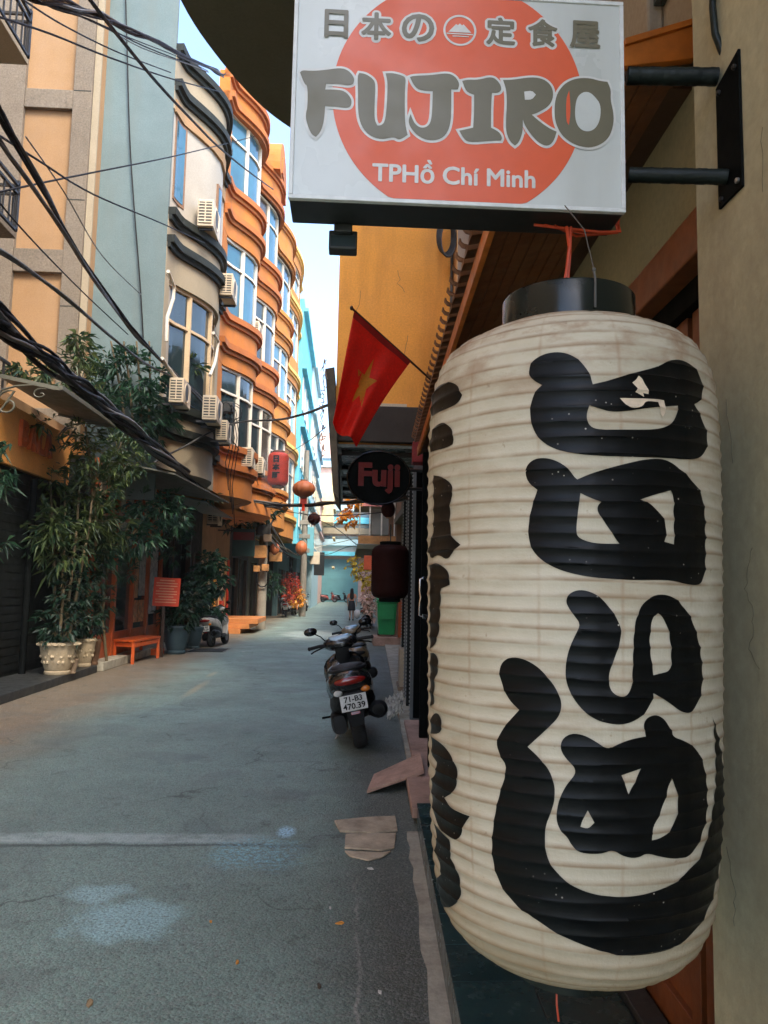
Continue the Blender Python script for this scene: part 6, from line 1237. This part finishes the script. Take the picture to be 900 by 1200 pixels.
plant('planter_shrub', 'leafy dark shrub growing from the large cream planter', 'shrub', sA, [(sA+V((0,0,.35)), (.36,.36,.42), 60, .16, .20),(sA+V((.1,.1,.85)), (.3,.3,.4), 30, .16, .2)], MT['leaf2'], [[sA, sA+V((.02,0,.9))]])
plant('planter_shrub', 'dark shrub growing from the smaller cream planter', 'shrub', sB, [(sB+V((0,0,.45)), (.34,.34,.5), 60, .16, .20),(sB+V((0,0,1.1)), (.3,.3,.4), 30, .16, .2)], MT['leaf2'], [[sB, sB+V((.02,0,1.2))]])
plant('bamboo', 'tall bamboo with yellow green drooping leaves in front of the dark shutter', 'bamboo', sA + V((-.05,.1,0)), [(A(75,640,13.3),(.55,.5,.5),75,.26,.11),(A(60,615,13.0),(.35,.4,.4),40,.24,.11),(A(95,600,13.8),(.6,.5,.5),80,.24,.11),(A(120,620,14.2),(.5,.5,.5),60,.22,.11),(A(70,560,13.6),(.45,.4,.55),55,.22,.11)], MT['leaf1'],
    [[sA+V((-.08+.06*k,.1,0)), A(64+9*k,690,13.4), A(62+14*k,620,13.5), A(58+18*k,550,13.7)] for k in range(4)])
plant('leafy_tree', 'spreading leafy tree hiding the left part of the timber shopfront', 'tree', V((-4.45,14.9,.0)), [(A(110,650,14.6),(.55,.6,.55),110,.2,.13),(A(150,620,15.2),(.75,.6,.5),130,.2,.15),(A(185,595,15.6),(.65,.6,.42),110,.2,.17),(A(205,605,16.0),(.35,.4,.3),40,.2,.17),(A(158,640,15.5),(.45,.5,.25),34,.2,.15),(A(150,672,15.6),(.14,.2,.25),10,.18,.14),(A(118,700,14.9),(.2,.3,.5),24,.18,.14)], MT['leaf3'],
    [[V((-4.45,14.9,.1)), A(120,720,14.9), A(128,650,15), A(150,620,15.2)], [A(128,650,15), A(185,600,15.6)]])
plant('creeper', 'hanging creeper covering the right end of the orange fascia', 'creeper', A(110,560,13.6), [(A(100,525,13.4),(.35,.4,.5),70,.18,.12),(A(130,535,13.9),(.5,.45,.45),90,.18,.12),(A(112,575,13.7),(.5,.45,.45),80,.18,.12),(A(50,497,12.8),(.22,.2,.10),12,.16,.13),(A(150,545,14.2),(.4,.4,.3),45,.2,.13)], MT['leaf1'], [[A(112,640,13.9), A(110,570,13.7), A(100,500,13.3)]])
plant('bamboo', 'bushy dark bamboo on the canopy against the grey blue wall', 'bamboo', A(150,480,14.8), [(A(150,440,14.9),(.75,.35,.5),110,.26,.10),(A(165,480,14.9),(.65,.35,.55),110,.26,.10),(A(135,420,14.9),(.55,.3,.25),40,.24,.10),(A(180,500,15),(.5,.3,.45),80,.26,.10),(A(120,470,14.6),(.35,.3,.4),40,.24,.1)], MT['leaf3'], [[A(150+8*k,520,14.9), A(140+12*k,450,14.9), A(130+15*k,400,14.9)] for k in range(4)])
plant('bamboo', 'light bamboo sprigs against the granite pilaster', 'bamboo', A(92,440,13.8), [(A(90,395,13.9),(.22,.2,.25),20,.26,.1),(A(95,420,13.9),(.2,.2,.3),20,.26,.1),(A(82,425,13.7),(.25,.2,.2),16,.24,.1),(A(100,450,13.9),(.3,.2,.25),22,.24,.1)], MT['leaf1'], [[A(92,470,13.9), A(93,430,13.9), A(90,385,13.9)]])
plant('balcony_plant', 'small leafy plants on the ledge behind the canopy', 'plant', A(40,435,12.5), [(A(35,435,12.3),(.4,.3,.12),24,.2,.16),(A(70,445,12.9),(.35,.3,.12),20,.2,.16)], MT['leaf1'])
plant('palm_sprig', 'near palm-like sprigs at the left edge of the picture', 'plant', A(-10,560,8), [(A(4,520,8),(.06,.1,.08),4,.2,.1),(A(8,548,8),(.08,.1,.06),4,.2,.1),(A(-4,570,8),(.1,.1,.08),5,.2,.1),(A(-2,640,8),(.04,.1,.03),2,.16,.1)], MT['leaf3'], [[A(-30,600,8), A(0,530,8)]])
for k, (px, py) in enumerate(((218,690),(240,680))): pass
pt = pE + V((0,0,.6))
plant('planter_shrub', 'dark round shrub in the big blue grey planter', 'shrub', pt, [(pt+V((0,0,.35)),(.5,.5,.4),90,.18,.2),(pt+V((.2,.1,.75)),(.45,.45,.4),70,.18,.2)], MT['leaf2'], [[pt, pt+V((.1,0,.7))]])
p2 = at(226,757,z=0) + V((0,.3,.5))
plant('planter_shrub', 'tall broad-leaved shrub behind the parked motorbike', 'shrub', p2, [(p2+V((.2,.2,.5)),(.5,.5,.5),70,.24,.26),(p2+V((.25,.2,1.2)),(.55,.5,.5),80,.24,.26),(p2+V((.3,.2,1.7)),(.4,.4,.35),45,.22,.26)], MT['leaf3'], [[p2, p2+V((.2,.2,1.4))]])
plant('wall_plant', 'loose leafy sprays hanging beside the dark doorway', 'plant', A(208,640,18), [(A(205,640,18),(.3,.3,.45),36,.18,.2),(A(212,620,18.4),(.25,.3,.2),16,.18,.2)], MT['leaf3'])
plant('hanging_fern', 'green fern hanging by the far pole', 'plant', A(319,685,33), [(A(319,684,33),(.45,.4,.55),40,.3,.16)], MT['leaf3'])
plant('cable_ivy', 'dark leaves tangled round the cables over the pole', 'creeper', A(300,605,29), [(A(300,602,29),(.9,.4,.35),60,.25,.2),(A(280,610,28),(.6,.4,.4),40,.25,.2)], MT['leaf2'])
plant('cable_sprig', 'small green sprig where the cables meet the cream building', 'plant', A(222,430,17), [(A(222,428,17),(.3,.2,.2),18,.26,.1),(A(245,582,20),(.3,.2,.1),10,.28,.12)], MT['leaf1'])
plant('flower_bush', 'red flowering bush above the far left motorbikes', 'flowers', A(342,690,41), [(A(341,688,41),(.5,.6,.85),200,.14,.35)], MT['leafr'], k=4)
plant('flower_bush', 'orange flower bush beside the far left motorbikes', 'flowers', A(349,700,43.5), [(A(349,701,43.5),(.45,.5,.6),110,.14,.35)], MT['leafo'], k=4)
plant('flowering_tree', 'yellow blossom tree on the right beyond the maroon lantern', 'tree', A(432,720,27.5), [(A(416,662,27.5),(.3,.4,.35),60,.13,.4),(A(428,676,27.5),(.4,.4,.4),80,.13,.4),(A(434,690,27.5),(.25,.3,.4),40,.13,.4)], MT['leafy'], [[A(436,725,27.5), A(430,690,27.5), A(416,660,27.5)]], k=5)
plant('flower_bush', 'pale pink flower bush under the yellow blossom tree', 'flowers', A(428,725,26), [(A(431,700,26),(.26,.4,.35),50,.12,.4),(A(436,714,26),(.28,.4,.4),50,.12,.4)], MT['leafp'], k=5)
plant('hanging_blossom', 'orange blossom hanging near the balcony', 'flowers', A(408,605,27), [(A(408,607,27),(.36,.3,.3),50,.16,.4),(A(414,590,27),(.3,.3,.15),20,.16,.4)], MT['leafo'], k=5)
# ---------------------------------------------------------------- overhead cables
def cable(lab, pts, r, m='cable', strands=1, spread=.0, name=None):
    P = [at(a, b, y=y) for a, b, y in pts]; S = [V(p) for p in spline(P, 6)]
    if strands == 1:
        return tag(MB().tube(S, r, 6).build(name or 'power_cable', MT[m], smooth=60), lab, 'cable')
    t = thing(name or 'cable_bundle', lab, 'cable', S[len(S)//2])
    for k in range(strands):
        a0 = 2*pi*k/strands; o = []
        for i, p in enumerate(S):
            a = a0 + i*.33*(1 if k % 2 else .6) + .4*sin(i*.7+k); rr = spread*(.55+.45*sin(i*.5+k*2.1)); o.append(p + V((rr*cos(a), 0, rr*sin(a))))
        MB().tube(o, r*rnd.uniform(.6,1.25), 6).build('strand', MT[m if k % 4 else 'cableg'], t, smooth=60)
    return t
cable('thickest twisted bundle of black cables running along the left canopies', [(-60,325,6.3),(0,378,7.3),(60,426,8.6),(110,466,10.2),(150,500,11.8),(200,541,15),(245,574,20),(290,588,25),(330,592,26)], .025, strands=14, spread=.10)
cable('black bundle branching above the thickest one at the left edge', [(-40,335,6.4),(0,358,7.1),(35,395,8),(62,428,8.7),(100,458,9.9)], .018, strands=4, spread=.03)
cable('thick tangled cable crossing the street under the red lantern', [(290,586,25),(330,592,25),(365,591,22),(400,589,18),(440,587,14),(482,583,11)], .022, strands=6, spread=.05)
cable('black double bundle slanting down to the cream building window', [(-30,70,4.6),(0,132,5),(55,232,6.4),(108,322,8.8),(150,378,11),(187,422,13.6),(225,455,16.4),(258,490,19)], .014, strands=5, spread=.028)
cable('grey paired cable just below the black double bundle', [(-20,130,4.8),(0,168,5),(65,258,6.5),(118,338,9),(160,395,12),(200,432,14.5),(262,497,19)], .013, 'cableg', strands=3, spread=.02)
cable('fan of black cables across the top left corner', [(20,-12,5),(60,2,5.5),(105,14,6.2),(150,33,7.2),(200,58,9),(250,82,12),(262,88,13)], .013, strands=6, spread=.045)
cable('second fan of thin cables across the top left corner', [(-20,-25,5),(45,0,5.6),(100,22,6.4),(170,55,8.4),(245,84,12)], .009, strands=3, spread=.05)
cable('single black cable slanting from the top edge across the grey blue wall', [(95,-15,5),(125,25,5.6),(185,98,7.4),(230,146,9.6),(256,172,11.5),(290,200,15),(320,222,20)], .016)
cable('thin cable rising to the right across the beige panels', [(-10,227,7),(60,212,8),(130,198,9.5),(195,185,12),(250,172,16),(298,160,21)], .011)
cable('thin cable falling from the left edge below the upper balcony', [(-10,17,5.5),(60,40,6.6),(130,68,8),(200,92,10.5),(260,108,14)], .010)
cable('thin cable falling across the pilaster to the grey blue wall', [(-10,153,5.5),(45,188,6.6),(110,228,8.4),(190,262,11.5),(240,285,15)], .010)
cable('very thin cable dropping across the upper pilaster', [(20,-5,5.5),(75,30,6.6),(140,62,8.4),(200,85,11)], .008)
cable('grey wavy cable ending at the low air conditioner', [(-10,288,6),(35,318,7),(80,352,8.4),(130,394,10.6),(170,425,13),(205,443,15)], .017, 'cableg', strands=2, spread=.012)
cable('thin cable from the left balcony down to the leaves', [(-5,232,6.5),(20,262,7.2),(60,305,8.6),(105,350,10.5),(150,392,13)], .009)
cable('thin grey cable hanging diagonal on the grey blue wall', [(30,160,7),(75,225,8.6),(120,300,11),(165,345,14)], .008, 'cableg')
cable('vertical cable stapled to the grey blue wall', [(147,-10,15.44),(149,60,15.44),(152,160,15.44),(157,240,15.44),(164,330,15.44),(168,400,15.44)], .014)
cable('sagging cable from the facade to the old sign cabinet', [(180,542,15),(215,524,16),(250,505,17),(285,494,17),(320,492,15),(352,486,12.5),(384,475,9.8)], .017, strands=2, spread=.015)
cable('slack loop of cable from the cream building to the cable knot', [(190,445,15),(215,470,16),(245,490,18),(275,520,20),(300,560,24),(306,590,28)], .014)
cable('thin cable from the cable knot to the right wall', [(300,548,26),(330,535,22),(360,518,16),(382,500,11)], .008, 'cableg')
cable('lower thin cable over the street to the right wall', [(305,590,28),(340,600,27),(380,604,24),(420,603,20),(450,600,16)], .014)
cable('slack cable dropping from the knot to the far awning', [(300,598,29),(312,622,30),(330,645,33),(345,655,36)], .03)
cable('thin cable low over the far street', [(350,600,40),(375,610,40),(395,620,38),(420,640,30)], .02)
cable('pale cable crossing before the far gate', [(330,655,50),(370,642,55),(400,635,52),(430,628,40)], .025, 'framep')
cable('second pale cable crossing before the far gate', [(345,640,55),(380,650,58),(410,640,50),(430,645,40)], .022, 'cableg')
kn = thing('cable_knot', 'tangle of looped black cables and a splice box on the orange facade', 'cable', at(268,478,y=19))
MB().box(*[f(at(268,478,y=19)[i]) for i in range(3) for f in (lambda v: v-.13, lambda v: v+.13)]).build('splice_box', MT['tangle'], kn, bevel=.02)
for k in range(8):
    c = at(268,480,y=19) + V((.1*sin(k*2),.15*cos(k),.1*sin(k*3))); mb = MB(); r_ = .18+.05*(k % 3)
    mb.tube([c + V((r_*cos(a)*(.6+.4*sin(k)), .1*sin(a+k), r_*sin(a)-.1)) for a in [2*pi*j/16 for j in range(17)]], .011, 5); mb.build('loop', MT['cable'], kn, smooth=60)
for k in range(4):
    c = at(268+3*k,490,y=19); MB().tube([c, c+V((.1,0,-.5)), c+V((-.05,.1,-1.1-.2*k)), c+V((.05,.1,-1.8-.3*k))], .011, 5).build('drop_cable', MT['cable'], kn, smooth=60)

dc = thing('drain_cover', 'dark flat drain grating on the road edge beside the blue grey planter', 'drain cover', (at(245,762,z=0).x, at(245,762,z=0).y, .004))
p = at(245,762,z=0); MB().box(p.x-.42,p.x+.42,p.y-.55,p.y+.55,.002,.006).build('pit', MT['black'], dc)
for k in range(9): MB().box(p.x-.40,p.x+.40,p.y-.52+k*.12,p.y-.46+k*.12,.0065,.014).build('slat', MT['kerbdark'], dc)
for x in (-.45,.42): MB().box(p.x+x,p.x+x+.03,p.y-.56,p.y+.56,.002,.015).build('frame_edge', MT['steel'], dc)

# ---------------------------------------------------------------- haze in the lane
hz = bpy.data.materials.new('lane_haze'); hz.use_nodes = True; hn = hz.node_tree; hn.nodes.clear()
ho = hn.nodes.new('ShaderNodeOutputMaterial'); hv = hn.nodes.new('ShaderNodeVolumePrincipled'); hv.inputs['Color'].default_value = (.85,.93,.95,1); hv.inputs['Density'].default_value = .0007
hn.links.new(hv.outputs[0], ho.inputs['Volume'])
tag(MB().box(-62, 62, -62, 142, -1, 23).build('haze', hz), None, None, None, 'stuff')
